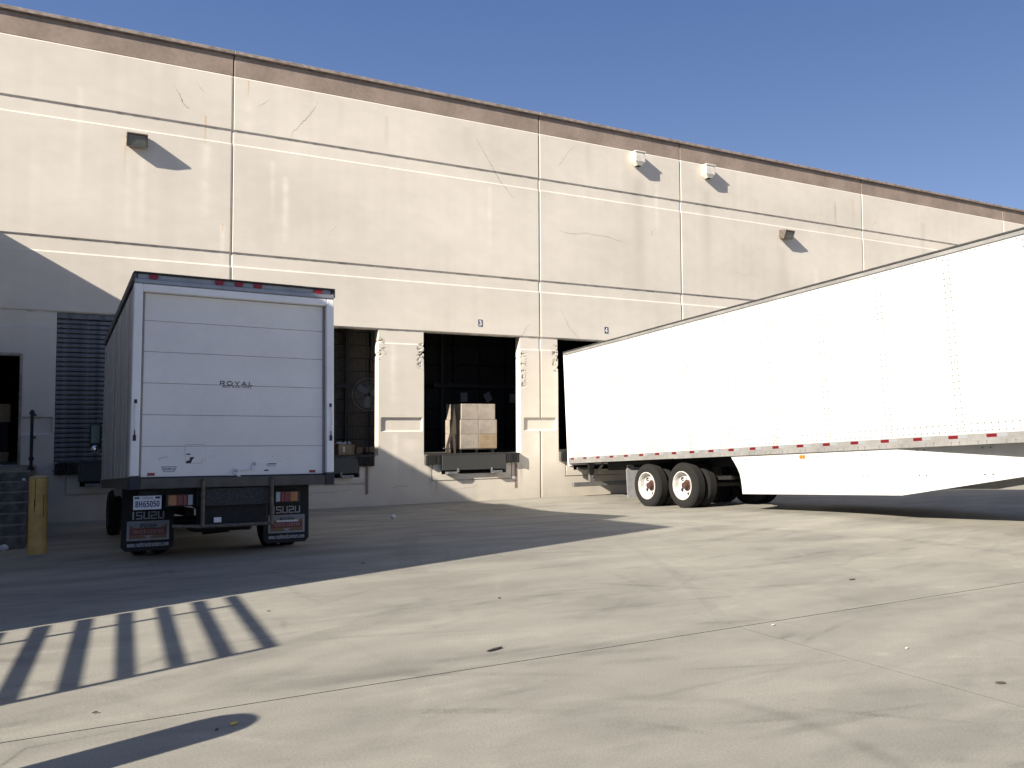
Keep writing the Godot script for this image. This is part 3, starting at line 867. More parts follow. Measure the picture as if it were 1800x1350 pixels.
func docks():
	var lab := ["dock leveler under the closed roll-up door, half hidden by the box truck", "dock leveler with grey lip just right of the box truck", "dock leveler in the open bay marked 3, diamond plate lip hanging down", "dock leveler behind the white trailer in the bay marked 4"]
	for k in 4:
		var x0: float = DOORS[k][0]
		var t := thing("dock_leveler", lab[k], "dock leveler", at(x0 + 1.37, 0, 0), "dock levelers along the wall")
		var l := MB.new()
		l.xf = Transform3D(Basis(Vector3.RIGHT, -0.06), Vector3(0, 1.165, 0.10))
		l.box(Vector3(-0.04, -0.185, 0), Vector3(1.78, 0.37, 0.02), 0.004)
		part("lip_plate", l, M.lip_face, t)
		var dk := MB.new()
		dk.box(Vector3(-0.01, 1.185, -0.06), Vector3(2.56, 0.025, 0.34), 0.004)
		dk.box(Vector3(-0.04, 1.172, 0.095), Vector3(1.78, 0.03, 0.03), 0.012)
		part("deck_plate", dk, M.steel, t)
		for s in [-1.0, 1.0]:
			var kp := MB.new()
			kp.box(Vector3(s * 0.62 - 0.04, 0.728, 0.08), Vector3(0.29, 0.06, 0.16), 0.006)
			kp.prism(PackedVector2Array([Vector2(s * 0.47 - 0.065, 0.75), Vector2(s * 0.47 - 0.015, 0.75), Vector2(s * 0.47 - 0.03, 0.84), Vector2(s * 0.47 - 0.055, 0.84)]), 0.10, 0.165)
			part("lip_keeper", kp, M.galv, t)
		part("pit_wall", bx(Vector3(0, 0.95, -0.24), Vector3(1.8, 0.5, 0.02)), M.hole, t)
	# rubber bumpers on both sides of each lip
	var bl := [["black rubber dock bumper below the left edge of the roll-up door", "black rubber dock bumper hidden behind the box truck, right of the roll-up door"], ["black rubber dock bumper hidden behind the box truck's box", "wide black rubber dock bumper under the fan, right of the truck"], ["worn rubber dock bumper at the left of the bay marked 3", "worn rubber dock bumper at the right of the bay marked 3"], ["black rubber dock bumper at the left rear corner of the trailer", "black rubber dock bumper hidden behind the trailer"]]
	for k in 4:
		for s in 2:
			var x0: float = DOORS[k][0]
			var a: float = x0 + 0.03 if s == 0 else x0 + (2.26 if k != 1 else 2.13)
			var b: float = x0 + 0.39 if s == 0 else x0 + 2.60
			if k == 0 and s == 0: b = x0 + 0.42
			var t := thing("dock_bumper", bl[k][s], "dock bumper", at((a + b) / 2, 1.07, 0), "rubber dock bumpers")
			var m := MB.new()
			var wv := b - a
			for q in 6:   # laminated rubber pads
				var px := -wv / 2 + wv * (q + 0.5) / 6
				m.box(Vector3(px, rng.randf_range(-0.012, 0.006) - 0.005, 0.065 + rng.randf_range(-0.012, 0.008)), Vector3(wv / 6 - 0.003, 0.235 + rng.randf_range(-0.02, 0.015), 0.11), 0.008)
			part("rubber_pad", m, M.bumper, t)
			var f := MB.new()
			for e in [-1.0, 1.0]:
				f.box(Vector3(e * (wv / 2 + 0.012), 0, 0.05), Vector3(0.012, 0.24, 0.1))
				f.cyl(Vector3(e * (wv / 2 + 0.005), -0.05, 0.06), Vector3(e * (wv / 2 + 0.035), -0.05, 0.06), 0.014, -1, 6)
			part("angle_bracket", f, M.sill, t)
	var gp := ["faded purple guide stripe painted on the wall, right of the box truck", "faded purple guide stripe painted under the right side of bay 3"]
	for k in 2:
		var x: float = [6.27, 10.29][k]
		whole("guide_stripe", bx(Vector3(x, 0.60, 0.003), Vector3(0.075, 0.64, 0.004)), M.purple, gp[k], "painted stripe")
	# number plates over the bays
	for k in 2:
		var p: Vector3 = [Vector3(9.266, 4.525, 0.006), Vector3(13.17, 4.54, 0.006)][k]
		var t := thing("bay_number", ["small black number plate reading 3 over the open bay", "small black number plate reading 4 over the trailer's bay"][k], "sign", at(p.x, p.y, p.z))
		part("plate", bx(Vector3.ZERO, Vector3(0.115, 0.175, 0.008), 0.002), M.navy, t)
		lettering("numeral", ["3", "4"][k], "Droid Sans", Vector3(0, 0, 0.006), 0.075, 0.135, M.plate_white, t, true)

func wall_fittings():
	var wl := ["brown wall light box high on the left panel above the box truck", "brown wall light box high on the wall above the trailer"]
	for k in 2:
		var x: float = [1.168, 20.06][k]
		var t := thing("wall_light", wl[k], "wall light", at(x, 7.92, 0), "wall light boxes")
		var side := PackedVector2Array([Vector2(0, -0.07), Vector2(0.10, -0.125), Vector2(0.20, -0.14), Vector2(0.30, 0.10), Vector2(0.29, 0.125), Vector2(0.05, 0.17), Vector2(0, 0.15)])
		var m := MB.new()
		m.xf = Transform3D(Basis(Vector3(0, 0, 1), Vector3(0, 1, 0), Vector3(-1, 0, 0)), Vector3.ZERO)
		m.prism(side, -0.2, -0.185)
		m.prism(side, 0.185, 0.2)
		m.prism(PackedVector2Array([Vector2(0, -0.07), Vector2(0.10, -0.125), Vector2(0.20, -0.14), Vector2(0.195, -0.12), Vector2(0.26, 0.085), Vector2(0.30, 0.10), Vector2(0.29, 0.125), Vector2(0.05, 0.17), Vector2(0, 0.15)]), -0.184, 0.184)
		part("housing", m, M.fixture, t)
		var g := MB.new()
		g.quad(Vector3(-0.175, -0.118, 0.203), Vector3(0.175, -0.118, 0.203), Vector3(0.175, 0.078, 0.268), Vector3(-0.175, 0.078, 0.268))
		part("lens", g, M.lens, t)
		var sc := MB.new()
		for e in [-1.0, 1.0]:
			for yy in [-0.08, 0.06]: sc.cyl(Vector3(e * 0.2, yy, 0.15), Vector3(e * 0.215, yy, 0.15), 0.008, -1, 6)
		part("screw", sc, M.dark_alu, t)
	var sl := ["cream scupper box under the parapet, left of the panel joint", "cream scupper box under the parapet, right of the panel joint"]
	for k in 2:
		var x: float = [14.25, 16.86][k]
		var t := thing("scupper_box", sl[k], "scupper", at(x, 9.5, 0), "scupper boxes")
		part("box", bx(Vector3(0, 0.035, 0.12), Vector3(0.33, 0.26, 0.236), 0.004), M.scupper, t)
		part("rim", bx(Vector3(0, 0.185, 0.128), Vector3(0.375, 0.042, 0.262), 0.008), M.scupper, t)
		var h := MB.new()
		var a := [Vector3(-0.163, -0.096, 0.001), Vector3(0.163, -0.096, 0.001), Vector3(0.163, -0.096, 0.236), Vector3(-0.163, -0.096, 0.236)]
		var b := [Vector3(-0.075, -0.2, 0.04), Vector3(0.075, -0.2, 0.04), Vector3(0.075, -0.2, 0.19), Vector3(-0.075, -0.2, 0.19)]
		for q in 4:
			h.quad(b[(q + 1) % 4], b[q], a[q], a[(q + 1) % 4])
		part("tapered_outlet", h, M.scupper, t)
		part("drain_opening", bx(Vector3(0, -0.197, 0.115), Vector3(0.13, 0.004, 0.13)), M.hole, t)

func entry():
	var s := thing("concrete_steps", "worn concrete steps up to the office doorway, behind the yellow bollard", "steps")
	var n := 7
	for k in n:
		var z1 := 2.9 + 0.243 * (k + 1)
		var top := 1.16 - 0.1514 * (k + 1)
		if k == n - 1:
			break
		part("step", bx(Vector3(-1.17, top / 2 - 0.1, z1 - 0.13), Vector3(1.26, top + 0.2, 0.256), 0.012), M.concrete, s)
	part("landing", bx(Vector3(-1.17, 0.48, 1.455), Vector3(1.26, 1.36, 2.885), 0.012), M.concrete, s)
	bollard(-0.341, 5.62, 1.09, 0.118, "scuffed yellow bollard at the foot of the concrete steps", false)
	var h := thing("pipe_handrail", "black pipe handrail post standing at the top of the steps", "handrail", at(-0.55, 1.16, 2.3))
	var pz := 0.0
	var m := MB.new()
	m.cyl(Vector3(0, -0.02, pz), Vector3(0, 1.02, pz), 0.027, 0.025, 12)
	part("post", m, M.pipe, h)
	var f := MB.new()
	f.cyl(Vector3(0, 0.0, pz), Vector3(0, 0.05, pz), 0.055, 0.05, 12)
	f.cyl(Vector3(0, 0.17, pz), Vector3(0, 0.22, pz), 0.042, 0.042, 12)
	f.cyl(Vector3(0, 0.96, pz), Vector3(0, 1.01, pz), 0.046, 0.040, 12)
	f.cyl(Vector3(0, 1.01, pz), Vector3(0, 1.05, pz), 0.040, 0.015, 12)
	part("pipe_fitting", f, M.pipe, h)
	var r := MB.new()
	r.cyl(Vector3(0, 0.985, pz), Vector3(-0.02, 0.985, -2.29), 0.023, -1, 10)
	r.cyl(Vector3(0, 0.55, pz), Vector3(-0.02, 0.55, -2.29), 0.023, -1, 10)
	part("rail", r, M.pipe, h)

# ---------------------------------------------------------------- wheels
func wheel_meshes(r: float, w: float, rim_r: float, deep: bool) -> Dictionary:
	# axis along x, outer face towards -x at x = 0, tyre reaching to x = w
	var t := MB.new()
	var pr := [Vector2(rim_r, 0.02), Vector2(rim_r + 0.02, 0.002), Vector2(rim_r + (r - rim_r) * 0.45, -0.012), Vector2(rim_r + (r - rim_r) * 0.8, 0.004), Vector2(r - 0.015, 0.03), Vector2(r, 0.05)]
	var nr := 4
	for k in nr:
		var x := 0.05 + (w - 0.1) * (k + 1) / (nr + 1)
		pr.append_array([Vector2(r, x - 0.006), Vector2(r - 0.012, x - 0.004), Vector2(r - 0.012, x + 0.004), Vector2(r, x + 0.006)])
	pr.append_array([Vector2(r, w - 0.05), Vector2(r - 0.015, w - 0.03), Vector2(rim_r + (r - rim_r) * 0.5, w), Vector2(rim_r, w - 0.01)])
	t.lathe(Vector3.ZERO, Vector3.RIGHT, pr, 40)
	var rim := MB.new()
	var dd := 0.15 if deep else 0.03
	rim.lathe(Vector3.ZERO, Vector3.RIGHT, [Vector2(rim_r + 0.004, 0.03), Vector2(rim_r + 0.008, 0.0), Vector2(rim_r - 0.012, -0.004)], 40)
	# dish: seen from outside, so the profile runs inward
	rim.lathe(Vector3.ZERO, Vector3.RIGHT, [Vector2(rim_r * 0.40, dd), Vector2(rim_r * 0.72, dd + 0.015), Vector2(rim_r * 0.86, dd - 0.02), Vector2(rim_r * 0.90, 0.04), Vector2(rim_r - 0.012, -0.004)].map(func(p): return p), 40)
	var hub := MB.new()
	hub.lathe(Vector3.ZERO, Vector3.RIGHT, [Vector2(0, dd - 0.12), Vector2(rim_r * 0.2, dd - 0.115), Vector2(rim_r * 0.24, dd - 0.09), Vector2(rim_r * 0.26, dd - 0.01), Vector2(rim_r * 0.42, dd + 0.0)], 20)
	var nuts := MB.new()
	for k in 10:
		var a := TAU * k / 10
		var p := Vector3(dd + 0.01, cos(a) * rim_r * 0.53, sin(a) * rim_r * 0.53)
		nuts.cyl(p - Vector3(0.04, 0, 0), p, 0.014, -1, 6)
	var holes := MB.new()
	for k in 5:
		var a := TAU * (k + 0.35) / 5
		var p := Vector3(dd - 0.006, cos(a) * rim_r * 0.66, sin(a) * rim_r * 0.66)
		holes.cyl(p, p + Vector3(0.03, 0, 0), 0.043, -1, 12)
	return {"tyre": t, "rim": rim, "hub": hub, "nuts": nuts, "holes": holes}

func add_wheel(parent: Node3D, xf: Transform3D, W: Dictionary, outer: bool, rim_m: Material, hub_m: Material):
	var w := MeshInstance3D.new()
	w.name = "wheel"
	if not W.has("c_tyre"):
		W.c_tyre = W.tyre.mesh(M.rubber); W.c_rim = W.rim.mesh(rim_m)
		W.c_hub = W.hub.mesh(hub_m); W.c_nuts = W.nuts.mesh(rim_m); W.c_holes = W.holes.mesh(M.hole)
	w.mesh = W.c_tyre
	w.transform = xf
	parent.add_child(w, true)
	part("rim", W.c_rim, null, w)
	if outer:
		part("hub", W.c_hub, null, w)
		part("wheel_nuts", W.c_nuts, null, w)
		part("hand_hole", W.c_holes, null, w)

# ---------------------------------------------------------------- box truck
func box_truck():
	var bs := Basis(Vector3(0.9997189, -0.01171256, -0.0206138), Vector3(0.01045743, 0.99814503, -0.0599762), Vector3(0.02127803, 0.05974377, 0.99798694)).orthonormalized()
	var O := Vector3(1.8638, 1.15725, 8.3318)
	var up := Vector3(0, 0.87, 0)
	var t := thing("box_truck", "white box truck backed out from the wall, rear door closed, in the shade", "truck", Transform3D(bs, O - bs * up))
	var L := 5.36
	var H := 2.585
	var b := MB.new()   # side walls, roof and front wall of the box; each side of separate riveted sheets below
	b.box(Vector3(0, 1.28, -L + 0.02), Vector3(2.4, 2.5, 0.04))
	b.box(Vector3(0, 0.07, -L / 2 - 0.05), Vector3(2.38, 0.10, L - 0.12))
	part("box_floor", b, M.chassis, t, up)
	part("roof", bx(Vector3(0, H - 0.035, -L / 2 - 0.02), Vector3(2.40, 0.03, L - 0.06)), M.white, t, up)
	for s in [-1.0, 1.0]:
		var n := 9
		for k in n:
			var a0 := -L + 0.02 + (L - 0.12) * k / n; var a1 := -L + 0.02 + (L - 0.12) * (k + 1) / n
			part("side_sheet", bx(Vector3(s * 1.207, 1.29, (a0 + a1) / 2), Vector3(0.022, 2.30, a1 - a0 - 0.004), 0.003), M.white_side, t, up)
		var rs := MB.new()
		for k in n + 1:
			var a0 := -L + 0.02 + (L - 0.12) * k / n
			rs.box(Vector3(s * 1.220, 1.29, clamp(a0, -L + 0.03, -0.12)), Vector3(0.006, 2.30, 0.03), 0.002)
			for j in 24:
				var p := Vector3(s * 1.222, 0.18 + j * 0.096, clamp(a0, -L + 0.03, -0.12))
				rs.cyl(p, p + Vector3(s * 0.004, 0, 0), 0.008, 0.004, 6)
		var rp := part("rivet_seams", rs, M.white_side, t, up)
		rp.set_meta("kind", "stuff")
		part("top_rail", bx(Vector3(s * 1.215, H - 0.055, -L / 2), Vector3(0.05, 0.11, L), 0.008), M.dark_alu, t, up)
		part("bottom_rail", bx(Vector3(s * 1.205, 0.07, -L / 2 - 0.05), Vector3(0.045, 0.14, L - 0.14), 0.006), M.sill, t, up)
		var st := MB.new()   # side strap posts behind the corner
		st.box(Vector3(s * 1.226, 0.05, -0.35), Vector3(0.012, 0.12, 0.02))
		part("side_latch", st, M.steel, t, up)
	# rear frame
	for s in [-1.0, 1.0]:
		part("corner_post", bx(Vector3(s * 1.172, 1.304, -0.05), Vector3(0.098, 2.304, 0.10), 0.008), M.white, t, up)
		part("corner_foot", bx(Vector3(s * 1.166, 0.070, -0.048), Vector3(0.118, 0.155, 0.105), 0.006), M.foot, t, up)
		part("door_track", bx(Vector3(s * 1.108, 1.25, -0.085), Vector3(0.028, 2.21, 0.03), 0.003), M.alu_dull, t, up)
	part("header", bx(Vector3(0, 2.408, -0.045), Vector3(2.246, 0.094, 0.09), 0.008), M.white, t, up)
	var rl := MB.new()
	rl.box(Vector3(0, 2.485, -0.04), Vector3(2.44, 0.055, 0.10), 0.006)
	rl.box(Vector3(0, 2.545, -0.06), Vector3(2.37, 0.066, 0.08), 0.006)
	part("top_rear_rail", rl, M.alu, t, up)
	part("roof_cap", bx(Vector3(0, 2.585, -0.03), Vector3(2.46, 0.014, 0.13), 0.003), M.dark_alu, t, up)
	var lz := [-1.008, -0.244, -0.01, 0.223, 1.008]
	for x in lz:
		var lm := MB.new()
		lm.prism(PackedVector2Array([Vector2(x - 0.055, 2.553), Vector2(x - 0.036, 2.512), Vector2(x + 0.036, 2.512), Vector2(x + 0.055, 2.553), Vector2(x + 0.04, 2.57), Vector2(x - 0.04, 2.57)]), -0.03, 0.012)
		part("marker_light", lm, M.red, t, up)
	# roll-up door of six panels
	var dz := -0.10
	var door := part("rear_door", bx(Vector3(0, 1.25, dz - 0.022), Vector3(2.24, 2.25, 0.012)), M.dark_alu, t, up)
	var ys := [0.128, 0.503, 0.881, 1.263, 1.644, 2.022, 2.36]
	for k in 6:
		part("door_panel", bx(Vector3(0, (ys[k] + ys[k + 1]) / 2, dz), Vector3(2.185, ys[k + 1] - ys[k] - 0.004, 0.03), 0.003), M.white_door, door)
	part("door_seal", bx(Vector3(0, 0.130, dz + 0.008), Vector3(2.19, 0.022, 0.03), 0.004), M.black, door)
	var zf := dz + 0.0155
	var hg := MB.new()
	for x in [-0.37, 0.37]:
		for k in 5:
			for dy in [-0.06, -0.035, 0.035, 0.06]:
				hg.cyl(Vector3(x, ys[k + 1] + dy, zf - 0.002), Vector3(x, ys[k + 1] + dy, zf + 0.003), 0.006, 0.004, 6)
	part("hinge_bolt", hg, M.white_door, door)
	var ry := MB.new()   # ROYAL in thin capitals
	var y0 := 1.266; var y1 := 1.312; var lw := 0.0095
	ry.stroke([Vector2(-0.205, y0), Vector2(-0.205, y1), Vector2(-0.165, y1), Vector2(-0.158, y1 - 0.008), Vector2(-0.158, y1 - 0.018), Vector2(-0.167, y1 - 0.025), Vector2(-0.205, y1 - 0.025)], lw, zf, 0.002)
	ry.stroke([Vector2(-0.175, y1 - 0.025), Vector2(-0.156, y0)], lw, zf, 0.0021)
	var oo := []
	for k in 19: oo.append(Vector2(-0.092 + cos(TAU * k / 18) * 0.031, (y0 + y1) / 2 + sin(TAU * k / 18) * 0.0235))
	ry.stroke(oo, lw, zf)
	ry.stroke([Vector2(-0.03, y1), Vector2(-0.003, 1.288), Vector2(0.024, y1)], lw, zf)
	ry.stroke([Vector2(-0.003, 1.288), Vector2(-0.003, y0)], lw, zf, 0.0022)
	ry.stroke([Vector2(0.055, y0), Vector2(0.083, y1), Vector2(0.111, y0)], lw, zf)
	ry.stroke([Vector2(0.066, 1.280), Vector2(0.10, 1.280)], lw, zf, 0.0022)
	ry.stroke([Vector2(0.145, y1), Vector2(0.145, y0), Vector2(0.186, y0)], lw, zf)
	part("lettering", ry, M.ink, door)
	lettering("lettering", "800-834-7692", "Droid Sans", Vector3(-0.004, 1.246, zf + 0.001), 0.355, 0.028, M.ink, door)
	# maker's badge
	var bd := MB.new()
	bd.prism(PackedVector2Array([Vector2(-0.868, 0.262), Vector2(-0.842, 0.198), Vector2(-0.722, 0.198), Vector2(-0.696, 0.262)]), zf - 0.002, zf + 0.003)
	var badge := part("badge", bd, M.ink, door)
	var bi := MB.new()
	bi.prism(PackedVector2Array([Vector2(-0.860, 0.257), Vector2(-0.837, 0.203), Vector2(-0.727, 0.203), Vector2(-0.704, 0.257)]), zf + 0.001, zf + 0.0045)
	part("badge_face", bi, M.sticker, badge)
	lettering("badge_lettering", "TODCO", "Droid Serif", Vector3(-0.782, 0.231, zf + 0.0055), 0.125, 0.030, M.ink, badge, true)
	for x in [-0.98, 0.957]:
		part("reflector", bx(Vector3(x, 0.171, zf + 0.004), Vector3(0.082, 0.034, 0.01), 0.003), M.red, door)
	# latch: hasp plate, pivot, arm, keeper
	var la := MB.new()
	la.prism(PackedVector2Array([Vector2(-0.105, 0.115), Vector2(-0.10, 0.20), Vector2(-0.06, 0.175), Vector2(-0.03, 0.165), Vector2(0.03, 0.165), Vector2(0.055, 0.12), Vector2(0.045, 0.108)]), zf - 0.002, zf + 0.006)
	la.cyl(Vector3(-0.007, 0.195, zf), Vector3(-0.007, 0.195, zf + 0.02), 0.042, 0.040, 18)
	la.cyl(Vector3(-0.007, 0.195, zf + 0.02), Vector3(-0.007, 0.195, zf + 0.03), 0.02, 0.018, 14)
	la.cyl(Vector3(0.03, 0.195, zf + 0.014), Vector3(0.205, 0.212, zf + 0.014), 0.008, 0.006, 8)
	la.cyl(Vector3(-0.005, 0.15, zf + 0.014), Vector3(0.045, 0.118, zf + 0.014), 0.012, 0.014, 8)
	la.prism(PackedVector2Array([Vector2(0.20, 0.20), Vector2(0.225, 0.19), Vector2(0.245, 0.24), Vector2(0.24, 0.285), Vector2(0.205, 0.29), Vector2(0.18, 0.26)]), zf - 0.001, zf + 0.014)
	la.cyl(Vector3(0.218, 0.278, zf), Vector3(0.218, 0.278, zf + 0.022), 0.02, 0.018, 12)
	part("door_latch", la, M.sticker, door)
	var rg := MB.new()
	for q in [Vector3(-0.007, 0.195, 0.0302), Vector3(0.218, 0.278, 0.0222)]:
		rg.lathe(Vector3(q.x, q.y, zf + q.z - 0.002), Vector3.BACK, [Vector2(0.013, 0.003), Vector2(0.019, 0.003), Vector2(0.019, 0.0)], 14)
	part("latch_ring", rg, M.ink, door)
	var hd := MB.new()
	hd.box(Vector3(0.44, 0.268, zf + 0.002), Vector3(0.135, 0.045, 0.006), 0.002)
	hd.box(Vector3(0.44, 0.260, zf + 0.016), Vector3(0.10, 0.014, 0.02), 0.004)
	part("step_handle", hd, M.sticker, door)
	part("step_handle", bx(Vector3(0.44, 0.276, zf + 0.007), Vector3(0.10, 0.010, 0.006)), M.ink, door)
	# remains of torn stickers and scratches
	var sk := MB.new()
	sk.prism(PackedVector2Array([Vector2(-0.592, 0.298), Vector2(-0.535, 0.297), Vector2(-0.52, 0.335), Vector2(-0.495, 0.372), Vector2(-0.53, 0.372), Vector2(-0.555, 0.362), Vector2(-0.545, 0.34), Vector2(-0.592, 0.32)]), zf - 0.001, zf + 0.001)
	sk.prism(PackedVector2Array([Vector2(-0.59, 0.40), Vector2(-0.545, 0.397), Vector2(-0.54, 0.415), Vector2(-0.575, 0.412), Vector2(-0.592, 0.42)]), zf - 0.001, zf + 0.001)
	sk.prism(PackedVector2Array([Vector2(-0.90, 0.335), Vector2(-0.885, 0.345), Vector2(-0.875, 0.36), Vector2(-0.888, 0.352)]), zf - 0.001, zf + 0.001)
	sk.stroke([Vector2(-0.88, 0.355), Vector2(-0.86, 0.372), Vector2(-0.80, 0.375)], 0.003, zf, 0.001)
	sk.stroke([Vector2(-0.59, 0.296), Vector2(-0.41, 0.297), Vector2(-0.40, 0.345)], 0.003, zf, 0.001)
	sk.stroke([Vector2(-0.61, 0.50), Vector2(-0.60, 0.30)], 0.002, zf, 0.001)
	sk.stroke([Vector2(-0.60, 0.523), Vector2(-0.385, 0.523)], 0.003, zf, 0.001)
	sk.box(Vector3(0.37, 0.195, zf), Vector3(0.05, 0.017, 0.002))
	for k in 16:
		sk.box(Vector3(rng.randf_range(-1.0, 1.0), rng.randf_range(0.15, 0.48), zf), Vector3(0.008, 0.006, 0.002))
	part("torn_sticker", sk, M.ink, door)
	var pl := MB.new()
	pl.prism(PackedVector2Array([Vector2(-0.615, 0.30), Vector2(-0.40, 0.30), Vector2(-0.385, 0.34), Vector2(-0.39, 0.498), Vector2(-0.615, 0.498)]), zf - 0.002, zf + 0.0004)
	part("sticker_residue", pl, M.white_door, door)
	# hooks and pull straps on the corner posts
	for s in [-1.0, 1.0]:
		var hk := MB.new()
		hk.box(Vector3(s * 1.174, 1.03, 0.006), Vector3(0.03, 0.05, 0.014), 0.004)
		var hl := MB.new()
		hl.box(Vector3(s * 1.178, 0.60, 0.006), Vector3(0.035, 0.07, 0.016), 0.004)
		hl.cyl(Vector3(s * 1.178, 0.63, 0.012), Vector3(s * 1.178, 0.70, 0.012), 0.007, -1, 6)
		part("strap_buckle", hl, M.steel, t, up)
		var hook := part("hook_bracket", hk, M.steel, t, up)
		var sp := MB.new()
		sp.tube([Vector3(s * 1.176, 1.01, 0.012), Vector3(s * 1.186, 0.92, 0.018), Vector3(s * 1.184, 0.80, 0.018), Vector3(s * 1.176, 0.69, 0.014)], 0.006, 6)
		part("pull_strap", sp, M.sticker, hook)
	# sill and underride frame
	part("rear_sill", bx(Vector3(0, 0.060, -0.055), Vector3(2.212, 0.125, 0.11), 0.008), M.sill, t, up)
	part("cross_member", bx(Vector3(0, -0.12, -0.10), Vector3(0.79, 0.22, 0.05), 0.006), M.pipe, t, up)
	for x in [-0.405, 0.417]:
		var tb := MB.new()
		tb.cyl(Vector3(x, 0.085, 0.012), Vector3(x, -0.47, 0.012), 0.024, -1, 12)
		tb.cyl(Vector3(x, 0.085, 0.012), Vector3(x, 0.105, 0.0), 0.024, 0.012, 12)
		part("step_frame_upright", tb, M.rusty, t, up)
	var st2 := MB.new()
	st2.tube([Vector3(-0.74, -0.45, -0.02), Vector3(-0.41, -0.466, 0.0), Vector3(0.0, -0.466, 0.006), Vector3(0.43, -0.466, 0.006)], 0.021, 12)
	part("step_frame_bar", st2, M.rusty, t, up)
	part("label_plate", bx(Vector3(-0.212, -0.40, -0.10), Vector3(0.088, 0.062, 0.004)), M.sticker, t, up)
	part("under_panel", bx(Vector3(0, -0.34, -0.35), Vector3(0.80, 0.30, 0.4), 0.01), M.chassis, t, up)
	# tail lamps
	for s in [-1.0, 1.0]:
		var c := Vector3(s * 0.648 + 0.008, -0.146, -0.2)
		var lm := part("tail_lamp", bx(c, Vector3(0.325, 0.155, 0.06), 0.008), M.black, t, up)
		var segs := [[-0.085, 0.10, M.amber], [0.0, 0.075, M.red_dark], [0.058, 0.045, M.red], [0.118, 0.06, M.clear]]
		for g in segs:
			var ox: float = g[0] if s < 0 else -g[0]
			part("lens", bx(c + Vector3(ox, 0, 0.033), Vector3(g[1] - 0.004, 0.125, 0.012), 0.004), g[2], lm)
	part("lamp_bracket", bx(Vector3(0, -0.05, -0.26), Vector3(1.9, 0.10, 0.05)), M.chassis, t, up)
	# licence plate
	var lp := part("license_plate", bx(Vector3(-1.01, -0.162, -0.1), Vector3(0.308, 0.162, 0.006), 0.002), M.plate, t, up)
	lettering("plate_number", "8H65050", "Droid Sans", Vector3(-1.01, -0.178, -0.0955), 0.265, 0.075, M.navy, lp, true)
	lettering("state_name", "California", "Droid Serif", Vector3(-1.01, -0.104, -0.0955), 0.115, 0.026, M.emblem_red, lp)
	part("plate_tag", bx(Vector3(-1.125, -0.104, -0.0962), Vector3(0.055, 0.022, 0.002)), M.navy, lp)
	part("plate_tag", bx(Vector3(-0.897, -0.104, -0.0962), Vector3(0.055, 0.026, 0.002)), M.navy, lp)
	part("plate_bracket", bx(Vector3(-1.0, -0.08, -0.16), Vector3(0.2, 0.12, 0.1)), M.chassis, t, up)
	# mud flaps with their lettering and emblem
	for s in [-1.0, 1.0]:
		var cx := -0.907 if s < 0 else 0.856
		var fz := -1.0
		var fm := MB.new()
		fm.prism(PackedVector2Array([Vector2(cx - 0.312, 0.02), Vector2(cx - 0.312, -0.735), Vector2(cx - 0.26, -0.79), Vector2(cx + 0.26, -0.79), Vector2(cx + 0.312, -0.735), Vector2(cx + 0.312, 0.02)]), fz - 0.012, fz)
		var fl := part("mud_flap", fm, M.flap, t, up)
		var ox := cx + 0.004
		var z := fz + 0.001
		var g := MB.new()
		var x := ox - 0.178; var a := -0.382; var c := -0.302; var m2 := -0.342; var k := 0.0155
		var gw := 0.058
		g.stroke([Vector2(x, a), Vector2(x, c)], 0.02, z)
		x += 0.04
		g.stroke([Vector2(x + gw, c), Vector2(x, c), Vector2(x, m2), Vector2(x + gw, m2), Vector2(x + gw, a), Vector2(x, a)], k, z)
		x += 0.086
		g.stroke([Vector2(x, c), Vector2(x, a), Vector2(x + gw, a), Vector2(x + gw, c)], k, z)
		x += 0.086
		g.stroke([Vector2(x, c), Vector2(x + gw, c), Vector2(x + gw, m2), Vector2(x, m2), Vector2(x, a), Vector2(x + gw, a)], k, z)
		x += 0.086
		g.stroke([Vector2(x, c), Vector2(x, a), Vector2(x + gw, a), Vector2(x + gw, c)], k, z)
		part("flap_lettering", g, M.grey_letter, fl)
		var ew := 0.25
		part("emblem", bx(Vector3(ox, -0.535, z), Vector3(ew * 2, 0.245, 0.003)), M.emblem_edge, fl)
		part("emblem_field", bx(Vector3(ox, -0.535, z + 0.0015), Vector3(ew * 2 - 0.05, 0.205, 0.003)), M.emblem_grey, fl)
		var gd := MB.new()
		gd.prism(PackedVector2Array([Vector2(ox - 0.222, -0.459), Vector2(ox - 0.14, -0.499), Vector2(ox + 0.14, -0.499), Vector2(ox + 0.222, -0.459), Vector2(ox + 0.222, -0.634), Vector2(ox + 0.05, -0.634), Vector2(ox, -0.619), Vector2(ox - 0.05, -0.634), Vector2(ox - 0.222, -0.634)]), z + 0.002, z + 0.0045)
		part("emblem_gold", gd, M.emblem_gold, fl)
		part("emblem_bar", bx(Vector3(ox, -0.546, z + 0.005), Vector3(0.43, 0.082, 0.003)), M.emblem_red, fl)
		lettering("emblem_lettering", "TRUCK CENTER", "Droid Sans", Vector3(ox, -0.546, z + 0.0075), 0.37, 0.045, M.emblem_text, fl, true)
		lettering("emblem_lettering", "RUSH", "Droid Sans", Vector3(ox, -0.474, z + 0.007), 0.19, 0.048, M.ink, fl, true, true)
		var nt := MB.new()
		nt.prism(PackedVector2Array([Vector2(ox - 0.06, -0.595), Vector2(ox + 0.06, -0.595), Vector2(ox, -0.631)]), z + 0.004, z + 0.006)
		part("emblem_notch", nt, M.emblem_edge, fl)
		lettering("flap_lettering", "www.rushtruckcenters.com", "Droid Sans", Vector3(ox, -0.708, z + 0.001), 0.49, 0.06, M.url, fl, true)
		if s > 0:
			part("sticker", bx(Vector3(ox + 0.01, -0.497, z + 0.0085), Vector3(0.30, 0.024, 0.002)), M.sticker, fl)
	# chassis, axle, wheels
	var ch := MB.new()
